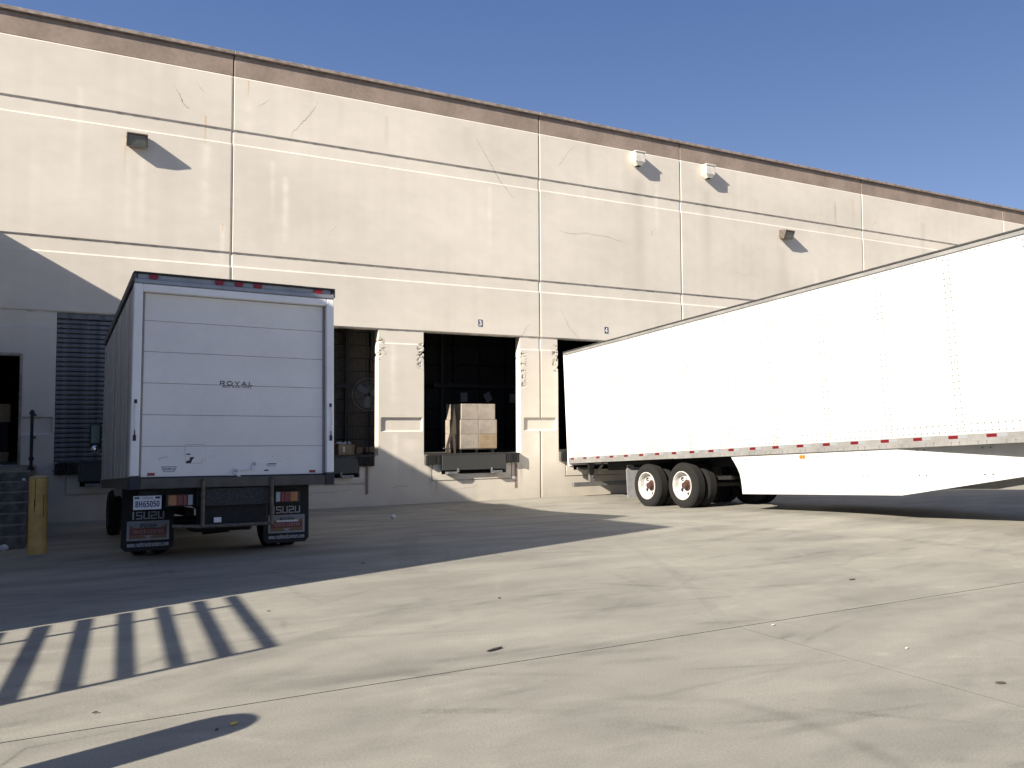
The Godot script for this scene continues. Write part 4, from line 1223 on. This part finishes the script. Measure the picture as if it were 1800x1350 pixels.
	for s in [-1.0, 1.0]:
		ch.box(Vector3(s * 0.42, -0.12, -3.3), Vector3(0.08, 0.22, 6.3))
		ch.box(Vector3(s * 0.42, -0.32, -1.43), Vector3(0.10, 0.10, 1.1))
	for k in 5: ch.box(Vector3(0, -0.12, -0.6 - k * 1.2), Vector3(0.8, 0.15, 0.08))
	part("chassis_frame", ch, M.chassis, t, up)
	var ax := MB.new()
	ax.cyl(Vector3(-0.85, -0.46, -1.43), Vector3(0.85, -0.46, -1.43), 0.075, -1, 12)
	ax.cyl(Vector3(-0.17, -0.46, -1.43), Vector3(0.17, -0.46, -1.43), 0.19, 0.17, 16)
	ax.cyl(Vector3(0, -0.40, -1.4), Vector3(0.05, -0.20, -5.0), 0.06, -1, 10)
	part("rear_axle", ax, M.chassis, t, up)
	part("spare_carrier", bx(Vector3(-0.05, -0.53, -0.9), Vector3(0.75, 0.08, 0.5), 0.03), M.chassis, t, up)
	part("fuel_tank", bx(Vector3(0.75, -0.35, -3.4), Vector3(0.5, 0.4, 1.0), 0.08), M.chassis, t, up)
	var W := wheel_meshes(0.40, 0.215, 0.225, true)
	for s in [-1.0, 1.0]:
		for k in 2:
			var x := 1.075 - k * 0.25
			var tf := Transform3D(Basis.IDENTITY, Vector3(-x, 0.87 - 0.462, -1.43)) if s < 0 else Transform3D(Basis(Vector3.UP, PI), Vector3(x, 0.87 - 0.462, -1.43))
			add_wheel(t, tf, W, k == 0, M.rim_dark, M.rim_dark)
		var tf2 := Transform3D(Basis.IDENTITY, Vector3(-1.08, 0.87 - 0.44, -5.75)) if s < 0 else Transform3D(Basis(Vector3.UP, PI), Vector3(1.08, 0.87 - 0.44, -5.75))
		add_wheel(t, tf2, W, true, M.rim_dark, M.rim_dark)
	# cab, almost wholly behind the box
	var cb := MB.new()
	cb.xf = Transform3D(Basis(Vector3(0, 0, -1), Vector3(0, 1, 0), Vector3(1, 0, 0)), Vector3(0, 0, 0))
	cb.prism(PackedVector2Array([Vector2(5.48, -0.2), Vector2(7.0, -0.25), Vector2(7.05, 0.45), Vector2(6.75, 1.35), Vector2(6.4, 1.5), Vector2(5.5, 1.5)]), -1.0, 1.0)
	var cab := part("cab", cb, M.cab, t, up)
	var wd := MB.new()
	for s in [-1.0, 1.0]:
		wd.box(Vector3(s * 1.003, 0.95, -6.15), Vector3(0.01, 0.6, 0.8))
	part("side_window", wd, M.glass, cab)
	var ws := MB.new()
	ws.quad(Vector3(0.9, 0.5, -7.05), Vector3(-0.9, 0.5, -7.05), Vector3(-0.85, 1.3, -6.785), Vector3(0.85, 1.3, -6.785))
	part("windscreen", ws, M.glass, cab)
	for s in [-1.0, 1.0]:
		var mx := -1.305 if s < 0 else 1.33
		var mz := -5.95
		var mm := MB.new()
		mm.box(Vector3(mx, 0.925, mz - 0.03), Vector3(0.185, 0.44, 0.06), 0.028)
		mm.tube([Vector3(mx, 1.12, mz - 0.03), Vector3(mx + (0.1 if s < 0 else -0.1), 1.165, mz - 0.03), Vector3(s * 1.0, 1.16, mz - 0.1)], 0.012, 8)
		mm.tube([Vector3(mx, 0.73, mz - 0.03), Vector3(s * 1.0, 0.66, mz - 0.1)], 0.012, 8)
		var mir := part("side_mirror", mm, M.black, t, up)
		part("mirror_glass", bx(Vector3(mx, 0.955, mz + 0.002), Vector3(0.145, 0.31, 0.006), 0.02), M.mirror, mir)
		var cv := MB.new()
		cv.lathe(Vector3(mx + 0.005, 0.695, mz - 0.02), Vector3.BACK, [Vector2(0.075, 0.0), Vector2(0.072, 0.015), Vector2(0.05, 0.03), Vector2(0.02, 0.038), Vector2(0, 0.04)], 20)
		part("convex_mirror", cv, M.chrome, mir)

# ---------------------------------------------------------------- semi-trailer
func semi_trailer():
	var bs := Basis(Vector3(0.99999738, 0, -0.00229), Vector3(-0.000145, 0.997997, -0.063256), Vector3(0.002285, 0.063256, 0.997995)).orthonormalized()
	var P0 := Vector3(11.7605, 1.03144, 0.2)
	var up := Vector3(0, 1.2, 0)
	var t := thing("semi_trailer", "long white riveted box trailer backed against the bay marked 4", "trailer", Transform3D(bs, P0 - bs * up))
	var L := 16.15
	var Wd := 2.59
	var H := 2.82
	var cols := [0.06, 1.2693, 2.49, 3.715, 4.94, 6.165, 7.385, 8.605, 9.83, 11.05, 12.27, 13.49, 14.71, 16.12]
	for s in 2:
		var sx: float = 0.0 if s == 0 else Wd
		var q: float = 1.0 if s == 0 else -1.0
		for k in cols.size() - 1:
			part("side_panel", bx(Vector3(sx + q * 0.012, (H - 0.07) / 2, (cols[k] + cols[k + 1]) / 2), Vector3(0.022, H - 0.07, cols[k + 1] - cols[k] - 0.008), 0.002), M.trailer, t, up)
		part("bottom_rail", bx(Vector3(sx + q * 0.01, -0.078, L / 2), Vector3(0.045, 0.155, L - 0.06), 0.006), M.alu_dull, t, up)
		part("rail_lip", bx(Vector3(sx + q * 0.0, -0.139, 4.4 + (L - 4.5) / 2), Vector3(0.05, 0.044, L - 4.5), 0.004), M.alu_dull, t, up)
		part("top_rail", bx(Vector3(sx + q * 0.006, H - 0.032, L / 2), Vector3(0.05, 0.076, L), 0.006), M.alu_dull, t, up)
		part("roof_edge", bx(Vector3(sx + q * 0.0, H + 0.010, L / 2), Vector3(0.07, 0.028, L), 0.004), M.dark_alu, t, up)
		part("rear_corner_post", bx(Vector3(sx + q * 0.04, H / 2 - 0.10, 0.02), Vector3(0.10, H + 0.25, 0.075), 0.008), M.white, t, up)
	# rivets, too small to tell apart singly
	var rm := MB.new()
	rm.lathe(Vector3.ZERO, Vector3.LEFT, [Vector2(0.0125, 0.0), Vector2(0.010, 0.003), Vector2(0.0, 0.004)], 7)
	var pts := []
	for k in range(1, cols.size() - 1):
		for e in [-0.045, 0.045]:
			for j in 27: pts.append(Vector3(0.0012, 0.10 + j * 0.099, cols[k] + e))
	for j in 155: pts.append(Vector3(0.0012, 0.045, 0.2 + j * 0.103))
	for j in 155: pts.append(Vector3(0.0012, 0.15, 0.2 + j * 0.103))
	for j in 78: pts.append(Vector3(0.0012, H - 0.10, 0.2 + j * 0.206))
	var mmu := MultiMesh.new()
	mmu.transform_format = MultiMesh.TRANSFORM_3D
	mmu.mesh = rm.mesh(M.rivet)
	mmu.instance_count = pts.size()
	for k in pts.size(): mmu.set_instance_transform(k, Transform3D(Basis.IDENTITY, pts[k]))
	var mi := MultiMeshInstance3D.new()
	mi.multimesh = mmu
	mi.name = "panel_rivets"
	mi.position = up
	mi.set_meta("kind", "stuff")
	t.add_child(mi, true)
	var rb := MB.new()
	for k in 27:
		for e in [0.0, 0.13]:
			for yv in [-0.112, -0.142]:
				rb.cyl(Vector3(-0.024, yv, 4.6 + k * 0.42 + e), Vector3(-0.031, yv, 4.6 + k * 0.42 + e), 0.012, 0.008, 6)
	var rbp := part("rail_bolts", rb, M.galv, t, up)
	rbp.set_meta("kind", "stuff")
	# red and white marking tape along the bottom rail
	for k in 27:
		var z := 0.162 + k * 0.594
		part("marking_tape", bx(Vector3(-0.0135, -0.034, z + 0.076), Vector3(0.003, 0.048, 0.152)), M.tape_red, t, up)
		part("marking_tape", bx(Vector3(-0.0135, -0.034, z + 0.154 + 0.076), Vector3(0.003, 0.048, 0.15)), M.tape_white, t, up)
	part("roof", bx(Vector3(Wd / 2, H + 0.004, L / 2), Vector3(Wd - 0.05, 0.012, L - 0.02)), M.alu, t, up)
	part("front_wall", bx(Vector3(Wd / 2, H / 2, L - 0.015), Vector3(Wd - 0.04, H, 0.03)), M.trailer, t, up)
	part("floor", bx(Vector3(Wd / 2, -0.02, L / 2), Vector3(Wd - 0.06, 0.10, L - 0.1)), M.chassis, t, up)
	part("rear_header", bx(Vector3(Wd / 2, H - 0.06, 0.02), Vector3(Wd - 0.19, 0.14, 0.07), 0.006), M.white, t, up)
	part("rear_sill", bx(Vector3(Wd / 2, -0.10, 0.02), Vector3(Wd - 0.19, 0.18, 0.07), 0.006), M.white, t, up)
	var rd := MB.new()   # roll-up rear door, raised a little under the header
	rd.box(Vector3(Wd / 2, 1.3, 0.05), Vector3(Wd - 0.2, 2.5, 0.03))
	part("rear_door", rd, M.white_door, t, up)
	# under-ride guard: two struts with braces and a cross bar
	var dz := 0.12
	part("underride_bar", bx(Vector3(1.30, -0.715, dz), Vector3(2.52, 0.115, 0.10), 0.006), M.guard, t, up)
	for x in [0.64, 1.95]:
		var g := MB.new()
		g.box(Vector3(x, -0.44, dz), Vector3(0.16, 0.52, 0.08), 0.006)
		var p0 := Vector3(x + 0.02, -0.52, dz + 0.05); var p1 := Vector3(x + 0.03, -0.20, dz + 0.52)
		g.cyl(p0, p1, 0.045, -1, 4)
		g.box(Vector3(x, -0.60, dz - 0.045), Vector3(0.09, 0.16, 0.02))
		part("guard_strut", g, M.guard, t, up)
	# running gear
	var sb := MB.new()
	for s in [-1.0, 1.0]:
		sb.box(Vector3(Wd / 2 + s * 0.52, -0.27, 4.0), Vector3(0.12, 0.20, 6.4))
		sb.box(Vector3(Wd / 2 + s * 0.52, -0.48, 3.2), Vector3(0.10, 0.28, 0.3))
		sb.box(Vector3(Wd / 2 + s * 0.52, -0.48, 4.45), Vector3(0.10, 0.28, 0.3))
		sb.box(Vector3(Wd / 2 + s * 0.52, -0.60, 3.6), Vector3(0.09, 0.09, 1.0))
		sb.box(Vector3(Wd / 2 + s * 0.52, -0.60, 4.85), Vector3(0.09, 0.09, 1.0))
		for z in [3.55, 4.8]: sb.cyl(Vector3(Wd / 2 + s * 0.52, -0.58, z), Vector3(Wd / 2 + s * 0.52, -0.36, z), 0.14, 0.13, 14)
	for k in 26: sb.box(Vector3(Wd / 2, -0.12, 0.35 + k * 0.61), Vector3(Wd - 0.14, 0.09, 0.06))
	part("slider_frame", sb, M.chassis, t, up)
	var axl := MB.new()
	for z in [3.25, 4.50]:
		axl.cyl(Vector3(0.35, -0.745, z), Vector3(Wd - 0.35, -0.745, z), 0.065, -1, 12)
		for s in [-1.0, 1.0]:
			axl.cyl(Vector3(Wd / 2 + s * 0.6, -0.745, z), Vector3(Wd / 2 + s * 0.86, -0.745, z), 0.2, -1, 18)
			axl.cyl(Vector3(Wd / 2 + s * 0.38, -0.62, z - 0.22), Vector3(Wd / 2 + s * 0.5, -0.62, z - 0.05), 0.09, -1, 12)
	axl.cyl(Vector3(0.62, -0.5, 5.9), Vector3(1.9, -0.5, 5.9), 0.13, -1, 16)
	part("axle", axl, M.steel, t, up)
	var W := wheel_meshes(0.4975, 0.27, 0.305, true)
	for z in [3.25, 4.505]:
		for s in [-1.0, 1.0]:
			for k in 2:
				var x := 0.065 + k * 0.33
				var tf := Transform3D(Basis.IDENTITY, Vector3(x, 1.2 - 0.745, z)) if s < 0 else Transform3D(Basis(Vector3.UP, PI), Vector3(Wd - x, 1.2 - 0.745, z))
				add_wheel(t, tf, W, k == 0, M.rim, M.hub)
	for s in [-1.0, 1.0]:
		var x0: float = 0.05 if s < 0 else Wd - 0.67
		var fm := MB.new()
		fm.xf = Transform3D(Basis(Vector3.RIGHT, 0.03), Vector3(x0, 0, 2.52))
		fm.prism(PackedVector2Array([Vector2(0, -0.36), Vector2(0.05, -0.31), Vector2(0.62, -0.31), Vector2(0.62, -1.02), Vector2(0.02, -1.03)]), -0.006, 0.006)
		part("mud_flap", fm, M.flap_pale, t, up)
		part("flap_hanger", bx(Vector3(x0 + 0.33, -0.28, 2.54), Vector3(0.62, 0.06, 0.05)), M.steel, t, up)
	# side skirts: straight panels behind the wheels, then tapering in towards the nose
	for s in [-1.0, 1.0]:
		var m := MB.new()
		var x: float = 0.015 if s < 0 else Wd - 0.015
		var curve := [Vector2(6.13, -0.160), Vector2(6.16, -0.215), Vector2(6.21, -0.275), Vector2(6.285, -0.387), Vector2(6.345, -0.50), Vector2(6.375, -0.63), Vector2(6.39, -0.78), Vector2(6.395, -0.912)]
		var poly := PackedVector2Array()
		for c in curve: poly.append(c)
		poly.append_array([Vector2(9.95, -0.912), Vector2(9.95, -0.160)])
		m.xf = Transform3D(Basis(Vector3(0, 0, 1), Vector3(0, 1, 0), Vector3(-1, 0, 0)), Vector3(x, 0, 0))
		m.prism(poly, -0.004, 0.004)
		var sk := part("side_skirt", m, M.trailer, t, up)
		var n := MB.new()
		var i: float = -s
		var a := Vector3(x, -0.160, 9.95); var b := Vector3(x, -0.912, 9.95); var c2 := Vector3(x + i * 0.52, -0.51, 12.6); var d2 := Vector3(x + i * 0.52, -0.160, 12.6)
		var th := Vector3(i * 0.008, 0, 0)
		n.quad(a, b, c2, d2); n.quad(d2 + th, c2 + th, b + th, a + th); n.quad(b, b + th, c2 + th, c2); n.quad(c2, c2 + th, d2 + th, d2)
		part("side_skirt", n, M.trailer, t, up)
		if s < 0:
			var am := MB.new()
			for zz in [7.945, 8.01]: am.lathe(Vector3(x - 0.003, -0.232, zz), Vector3.LEFT, [Vector2(0.038, 0.0), Vector2(0.036, 0.008), Vector2(0.02, 0.014), Vector2(0, 0.016)], 16)
			part("side_marker_lamp", am, M.orange_lamp, sk)
			var bolts := MB.new()
			for zz in [6.44, 7.44, 8.32, 9.25]:
				for yv in [-0.235, -0.6]:
					for e in [0.0, 0.1]: bolts.cyl(Vector3(x - 0.003, yv, zz + e), Vector3(x - 0.010, yv, zz + e), 0.012, 0.009, 7)
			part("skirt_bolts", bolts, M.galv, sk)
			var lb := MB.new()
			for e in 9: lb.box(Vector3(x - 0.0045, -0.328 + (e % 2) * 0.006, 6.335 + e * 0.018), Vector3(0.002, 0.022, 0.011))
			part("skirt_label", lb, M.grey_letter, sk)
			var b2 := MB.new()
			for zz in [10.25, 10.36, 11.2, 11.31]:
				var f: float = (zz - 9.95) / 2.65
				b2.cyl(Vector3(x + 0.52 * f - 0.002, -0.6, zz), Vector3(x + 0.52 * f - 0.010, -0.6, zz), 0.012, 0.009, 7)
				b2.cyl(Vector3(x + 0.52 * f - 0.002, -0.205, zz), Vector3(x + 0.52 * f - 0.010, -0.205, zz), 0.012, 0.009, 7)
			part("skirt_bolts", b2, M.steel, sk)
	# landing gear
	for s in [-1.0, 1.0]:
		var g := MB.new()
		var gx: float = Wd / 2 + s * 0.85
		var gz := 12.95
		g.box(Vector3(gx, -0.55, gz), Vector3(0.13, 0.86, 0.13), 0.01)
		g.box(Vector3(gx, -1.12, gz), Vector3(0.10, 0.5, 0.10), 0.01)
		var foot := -(P0.y + gz * 0.0633 - ground_y(gz + 0.3)) + 0.02
		g.box(Vector3(gx, (foot - 1.2) / 2, gz), Vector3(0.09, -1.2 - foot + 0.1, 0.09), 0.01)
		g.box(Vector3(gx, foot, gz), Vector3(0.26, 0.04, 0.26), 0.01)
		part("landing_leg", g, M.steel, t, up)
	part("gear_mount", bx(Vector3(0.42, -0.19, 12.2), Vector3(0.12, 0.06, 0.6), 0.006), M.chassis, t, up)

# ---------------------------------------------------------------- inside the open bays
func carton(x: float, y: float, z: float, s: Vector3, m: Material, label: String, group := "", turn := 0.0) -> Node3D:
	var t := thing("carton", label, "box", at(x, y, z, turn), group)
	part("body", bx(Vector3(0, s.y / 2, 0), s, 0.008), m, t)
	var tp := MB.new()
	tp.box(Vector3(0, s.y + 0.0005, 0), Vector3(s.x * 0.96, 0.002, 0.05))
	tp.box(Vector3(0, s.y * 0.9, s.z / 2 + 0.0005), Vector3(0.05, s.y * 0.2, 0.002))
	part("packing_tape", tp, m, t)
	return t

func warehouse_goods():
	var F := DOCK
	rng.seed = 9
	# tall stack of dark cartons inside the bay beside the truck
	var rk := thing("pallet_rack", "black steel pallet rack inside the bay beside the box truck", "rack", at(0, F, -2.55))
	for x in [4.55, 6.54, 8.2]:
		part("upright", bx(Vector3(x, 2.3, 0.0), Vector3(0.09, 4.6, 0.08)), M.black, rk)
	for y in [1.78, 3.9]:
		part("beam", bx(Vector3(6.35, y, 0.0), Vector3(4.1, 0.11, 0.06)), M.black, rk)
	var proto: Node3D = null
	for c in 5:
		for r in 10:
			var x := 5.05 + c * 0.62 + rng.randf_range(-0.012, 0.012)
			var y := F + r * 0.355 + (0.06 if r > 4 else 0.0)
			if proto == null:
				proto = carton(x, y, -2.98, Vector3(0.60, 0.345, 0.6), M.carton_dark, "dark brown carton in the tall rack stack behind the bay with the fan", "dark cartons stacked behind the fan")
				continue
			var d := proto.duplicate()
			d.name = numbered("carton")
			add_child(d, true)
			d.position = Vector3(x, y, -2.98 + rng.randf_range(-0.03, 0.03))
			d.rotation.y = rng.randf_range(-0.02, 0.02)
	# pedestal fan
	var f := thing("pedestal_fan", "industrial pedestal fan with round wire guard in the bay beside the truck", "fan", at(6.76, F, -1.35, -0.25))
	var p := MB.new()
	p.cyl(Vector3(0, 0.03, -0.05), Vector3(0, 1.5, -0.05), 0.018, -1, 10)
	part("pole", p, M.steel, f)
	var bs := MB.new()
	bs.lathe(Vector3(0, 0, -0.05), Vector3.UP, [Vector2(0.26, 0.0), Vector2(0.26, 0.02), Vector2(0.05, 0.05), Vector2(0.0, 0.05)], 24)
	part("base", bs, M.steel, f)
	var g := MB.new()
	var R := 0.415
	for k in 40:
		var a := TAU * k / 40
		var dv := Vector3(cos(a), sin(a), 0)
		g.cyl(Vector3(0, 1.51, 0.13) + dv * 0.06, Vector3(0, 1.51, 0.10) + dv * R * 0.75, 0.0022, -1, 4, false)
		g.cyl(Vector3(0, 1.51, 0.10) + dv * R * 0.75, Vector3(0, 1.51, 0.02) + dv * R, 0.0022, -1, 4, false)
		g.cyl(Vector3(0, 1.51, -0.10) + dv * 0.12, Vector3(0, 1.51, 0.02) + dv * R, 0.0022, -1, 4, false)
	for rr in [[R, 0.02, 0.006], [R * 0.75, 0.10, 0.003], [0.06, 0.13, 0.004]]:
		for k in 36:
			var a := TAU * k / 36; var b := TAU * (k + 1) / 36
			g.cyl(Vector3(cos(a) * rr[0], 1.51 + sin(a) * rr[0], rr[1]), Vector3(cos(b) * rr[0], 1.51 + sin(b) * rr[0], rr[1]), rr[2], -1, 4, false)
	part("wire_guard", g, M.wire, f)
	for k in 3:
		var bl := MB.new()
		bl.xf = Transform3D(Basis(Vector3.BACK, TAU * k / 3 + 0.4) * Basis(Vector3.RIGHT, 0.45), Vector3(0, 1.51, 0.03))
		bl.prism(PackedVector2Array([Vector2(0.05, -0.05), Vector2(0.2, -0.10), Vector2(0.34, -0.09), Vector2(0.35, 0.05), Vector2(0.2, 0.07), Vector2(0.05, 0.04)]), -0.002, 0.002)
		part("blade", bl, M.alu, f)
	var mo := MB.new()
	mo.cyl(Vector3(0, 1.51, -0.28), Vector3(0, 1.51, -0.02), 0.09, 0.08, 16)
	mo.cyl(Vector3(0, 1.51, -0.02), Vector3(0, 1.51, 0.14), 0.04, 0.035, 14)
	part("motor", mo, M.black, f)
	# open carton with paper and two flat boxes on the dock
	var oc := thing("open_carton", "open brown carton stuffed with crumpled paper near the fan", "box", at(6.06, F, -1.15, 0.1))
	part("body", bx(Vector3(0, 0.13, 0), Vector3(0.42, 0.26, 0.34), 0.006), M.carton, oc)
	for s in [-1.0, 1.0]:
		var fl := MB.new()
		fl.xf = Transform3D(Basis(Vector3.BACK, s * -0.5), Vector3(s * 0.21, 0.26, 0))
		fl.box(Vector3(s * 0.06, 0.03, 0), Vector3(0.13, 0.005, 0.32))
		part("flap", fl, M.carton, oc)
	var pp := MB.new()
	for k in 12:
		pp.xf = Transform3D(Basis.from_euler(Vector3(rng.randf() * 3, rng.randf() * 3, rng.randf() * 3)), Vector3(rng.randf_range(-0.17, 0.17), 0.27 + rng.randf_range(0, 0.03), rng.randf_range(-0.1, 0.13)))
		pp.box(Vector3.ZERO, Vector3(0.09, 0.05, 0.03), 0.01)
	part("crumpled_paper", pp, M.sticker, oc)
	part("printed_label", bx(Vector3(-0.07, 0.14, 0.171), Vector3(0.05, 0.14, 0.003)), M.sticker, oc)
	carton(6.50, F, -1.45, Vector3(0.16, 0.17, 0.3), M.carton, "small tan carton left of the fan's pole on the dock floor")
	carton(6.86, F, -1.62, Vector3(0.24, 0.17, 0.3), M.carton, "small tan carton right of the fan's pole on the dock floor")
	# pallet of cartons in the bay marked 3
	var pal := thing("wooden_pallet", "wooden pallet under the wrapped cartons in the bay marked 3", "pallet", at(9.38, F, -0.90))
	for k in 5: part("deck_board", bx(Vector3(0, 0.105, -0.48 + k * 0.24), Vector3(1.06, 0.02, 0.12), 0.003), M.carton_dark, pal)
	for x in [-0.46, 0.0, 0.46]: part("stringer", bx(Vector3(x, 0.05, 0), Vector3(0.06, 0.09, 0.9), 0.003), M.carton_dark, pal)
	var y0 := F + 0.116
	var rows := [["lower left wrapped carton on the pallet in bay 3", "lower right tan carton on the pallet in bay 3", 0.375], ["middle left wrapped carton on the pallet in bay 3", "middle right wrapped carton on the pallet in bay 3", 0.375], ["top left grey wrapped carton on the pallet in bay 3", "top right grey wrapped carton on the pallet in bay 3", 0.41]]
	for r in 3:
		for c in 2:
			var w := 0.525 if r < 2 else 0.485
			var x := 8.865 + w / 2 + c * (w + 0.003) + (0.03 if r == 2 else 0.0)
			var h: float = rows[r][2]
			var m: Material = M.carton if (r == 0 and c == 1) else M.carton_wrap
			var t := carton(x, y0, -0.83, Vector3(w, h - 0.004, 0.96), m, rows[r][c], "cartons on the pallet in bay 3")
			var tx := MB.new()
			for q in 5:
				for u in 4:
					if r == 2 or (r == 1 and q == 2) or rng.randf() < 0.3: continue
					tx.box(Vector3(-w * 0.32 + q * w * 0.13 + rng.randf_range(-.006, .006), h * 0.28 + u * h * 0.16, 0.4815), Vector3(0.018, 0.012, 0.002))
			if tx.n > 0: part("printed_text", tx, M.carton_dark, t)
		y0 += rows[r][2]
	# folded cardboard leaning against the stack
	var cs := MB.new()
	cs.xf = Transform3D(Basis(Vector3.UP, 0.12), Vector3(8.60, F, -0.36))
	cs.prism(PackedVector2Array([Vector2(-0.12, 0.0), Vector2(-0.13, 0.20), Vector2(-0.02, 0.52), Vector2(0.05, 0.80), Vector2(0.10, 1.22), Vector2(0.15, 0.84), Vector2(0.165, 0.5), Vector2(0.13, 0.48), Vector2(0.15, 0.02), Vector2(0.09, 0.0), Vector2(0.05, 0.42), Vector2(0.02, 0.45), Vector2(-0.05, 0.22), Vector2(-0.04, 0.0)]), -0.01, 0.01)
	whole("cardboard_sheet", cs, M.carton, "torn tan cardboard sheet standing left of the pallet in bay 3", "cardboard")
	# dark rack deeper in
	var r2 := thing("pallet_rack", "dark pallet rack deep inside the bay marked 3", "rack", at(0, F, -4.1))
	for x in [9.97, 12.6, 15.2]: part("upright", bx(Vector3(x, 2.3, 0), Vector3(0.1, 4.6, 0.08)), M.black, r2)
	for y in [1.93, 3.9]: part("beam", bx(Vector3(12.5, y, 0), Vector3(5.6, 0.12, 0.06)), M.black, r2)
	proto = null
	for c in 7:
		for r in 6:
			var x := 9.0 + c * 0.92
			var y := F + r * 0.62 + (0.1 if r > 2 else 0.0)
			if proto == null:
				proto = carton(x, y, -4.6, Vector3(0.88, 0.60, 0.8), M.carton_black, "dark carton on the deep rack behind bay 3", "dark cartons on the deep rack")
				continue
			var d := proto.duplicate()
			d.name = numbered("carton")
			add_child(d, true)
			d.position = Vector3(x, y, -4.6 + rng.randf_range(-0.05, 0.03))
	var pl := ["left sheet of white paper hung on the dark rack in bay 3", "tilted middle sheet of white paper on the dark rack in bay 3", "right sheet of white paper hung on the dark rack in bay 3"]
	for k in 3:
		var m := MB.new()
		m.xf = Transform3D(Basis(Vector3.BACK, [0.02, 0.5, -0.04][k]), Vector3.ZERO)
		m.box(Vector3.ZERO, Vector3(0.23, 0.28, 0.002))
		whole("paper_sheet", m, M.paper_dim, pl[k], "paper", "paper sheets on the rack", [Vector3(10.68, 2.77, -4.04), Vector3(11.5, 2.78, -4.04), Vector3(12.38, 2.75, -4.04)][k])
	# cartons just inside the office doorway
	carton(-1.36, F, -1.35, Vector3(0.55, 0.2, 0.5), M.carton, "low tan carton just inside the dark office doorway")
	carton(-1.36, F + 0.2, -1.36, Vector3(0.5, 0.62, 0.48), M.carton_black, "black box in the middle of the stack inside the doorway")
	carton(-1.33, F + 0.82, -1.36, Vector3(0.52, 0.38, 0.48), M.carton, "tan carton on top of the stack inside the office doorway")

# ---------------------------------------------------------------- litter
func scrap(called: String, x: float, z: float, s: Vector3, turn: float, m: Material, label: String, category: String):
	var b := MB.new()
	var pts := PackedVector2Array()
	for k in 9:
		var a := TAU * k / 9
		var r := rng.randf_range(0.65, 1.0)
		pts.append(Vector2(cos(a) * s.x * 0.5 * r, sin(a) * s.z * 0.5 * r))
	b.xf = Transform3D(Basis(Vector3.UP, turn) * Basis(Vector3.RIGHT, -PI / 2 + rng.randf_range(-0.08, 0.08)), Vector3(0, 0.006, 0))
	b.prism(pts, 0.0, s.y)
	whole(called, b, m, label, category, "", Vector3(x, ground_y(z), z))

func crumple(called: String, x: float, y: float, z: float, r: float, label: String):
	var b := MB.new()
	var n := 8
	var P := []
	for i in 6:
		var row := []
		for j in n:
			var th := PI * i / 5.0; var ph := TAU * j / n
			var q := r * rng.randf_range(0.7, 1.1)
			row.append(Vector3(sin(th) * cos(ph), cos(th) * 0.8, sin(th) * sin(ph)) * q)
		P.append(row)
	for i in 5:
		for j in n:
			var m := (j + 1) % n
			b.tri(P[i][j], P[i + 1][m], P[i + 1][j])
			b.tri(P[i][j], P[i][m], P[i + 1][m])
	whole(called, b, M.paper, label, "litter", "", Vector3(x, y + r * 0.7, z))

func litter():
	rng.seed = 31
	crumple("paper_ball", 5.90, ground_y(2.82), 2.82, 0.062, "white crumpled paper ball on the yard between bays 2 and 3")
	crumple("paper_scrap", -0.80, ground_y(4.66), 4.66, 0.07, "pale scrap of rubbish at the foot of the steps")
	crumple("paper_scrap", -0.62, 1.009, 3.06, 0.035, "small white paper scrap on the second step by the handrail")
	scrap("rubber_strip", 2.563, 13.952, Vector3(0.17, 0.006, 0.035), 0.35, M.steel, "black strip of tyre rubber lying before the slab joint", "debris")
	scrap("yellow_leaf", 0.774, 14.568, Vector3(0.05, 0.004, 0.03), 0.5, M.leaf, "yellow leaf beside the rounded shadow in the foreground", "leaf")
	scrap("dark_leaf", 0.158, 14.025, Vector3(0.035, 0.004, 0.016), 0.4, M.leaf_dark, "small dark leaf in the left foreground below the barred shadow", "leaf")
	scrap("dark_leaf", 0.68, 14.62, Vector3(0.03, 0.004, 0.018), 0.9, M.leaf_dark, "small dark leaf on the tip of the rounded shadow", "leaf")
	scrap("dark_leaf", 6.767, 13.367, Vector3(0.10, 0.005, 0.03), 0.0, M.leaf_dark, "dark flake on the yard beyond the slab joint, right side", "debris")
	scrap("dark_leaf", 4.726, 16.075, Vector3(0.07, 0.006, 0.025), -0.6, M.leaf_dark, "dark curled leaf near the right edge of the foreground", "leaf")
	scrap("pale_fleck", 4.95, 15.31, Vector3(0.035, 0.003, 0.02), 0.3, M.paper, "pale fleck on the yard at the right, before the joint", "debris")
	scrap("pale_fleck", 4.70, 14.372, Vector3(0.05, 0.003, 0.02), 0.2, M.paper, "pale fleck just before the slab joint, right of the crack", "debris")
	scrap("dark_leaf", 1.5, 11.9, Vector3(0.04, 0.004, 0.02), 0.2, M.leaf_dark, "dark flake on the sunlit yard right of the barred shadow", "debris")
	scrap("dark_leaf", 3.4, 12.4, Vector3(0.05, 0.004, 0.02), 0.7, M.leaf_dark, "dark flake on the middle of the sunlit yard", "debris")
	scrap("dark_leaf", 3.0, 9.8, Vector3(0.06, 0.005, 0.03), 0.1, M.leaf_dark, "dark flake in the shade right of the box truck", "debris")
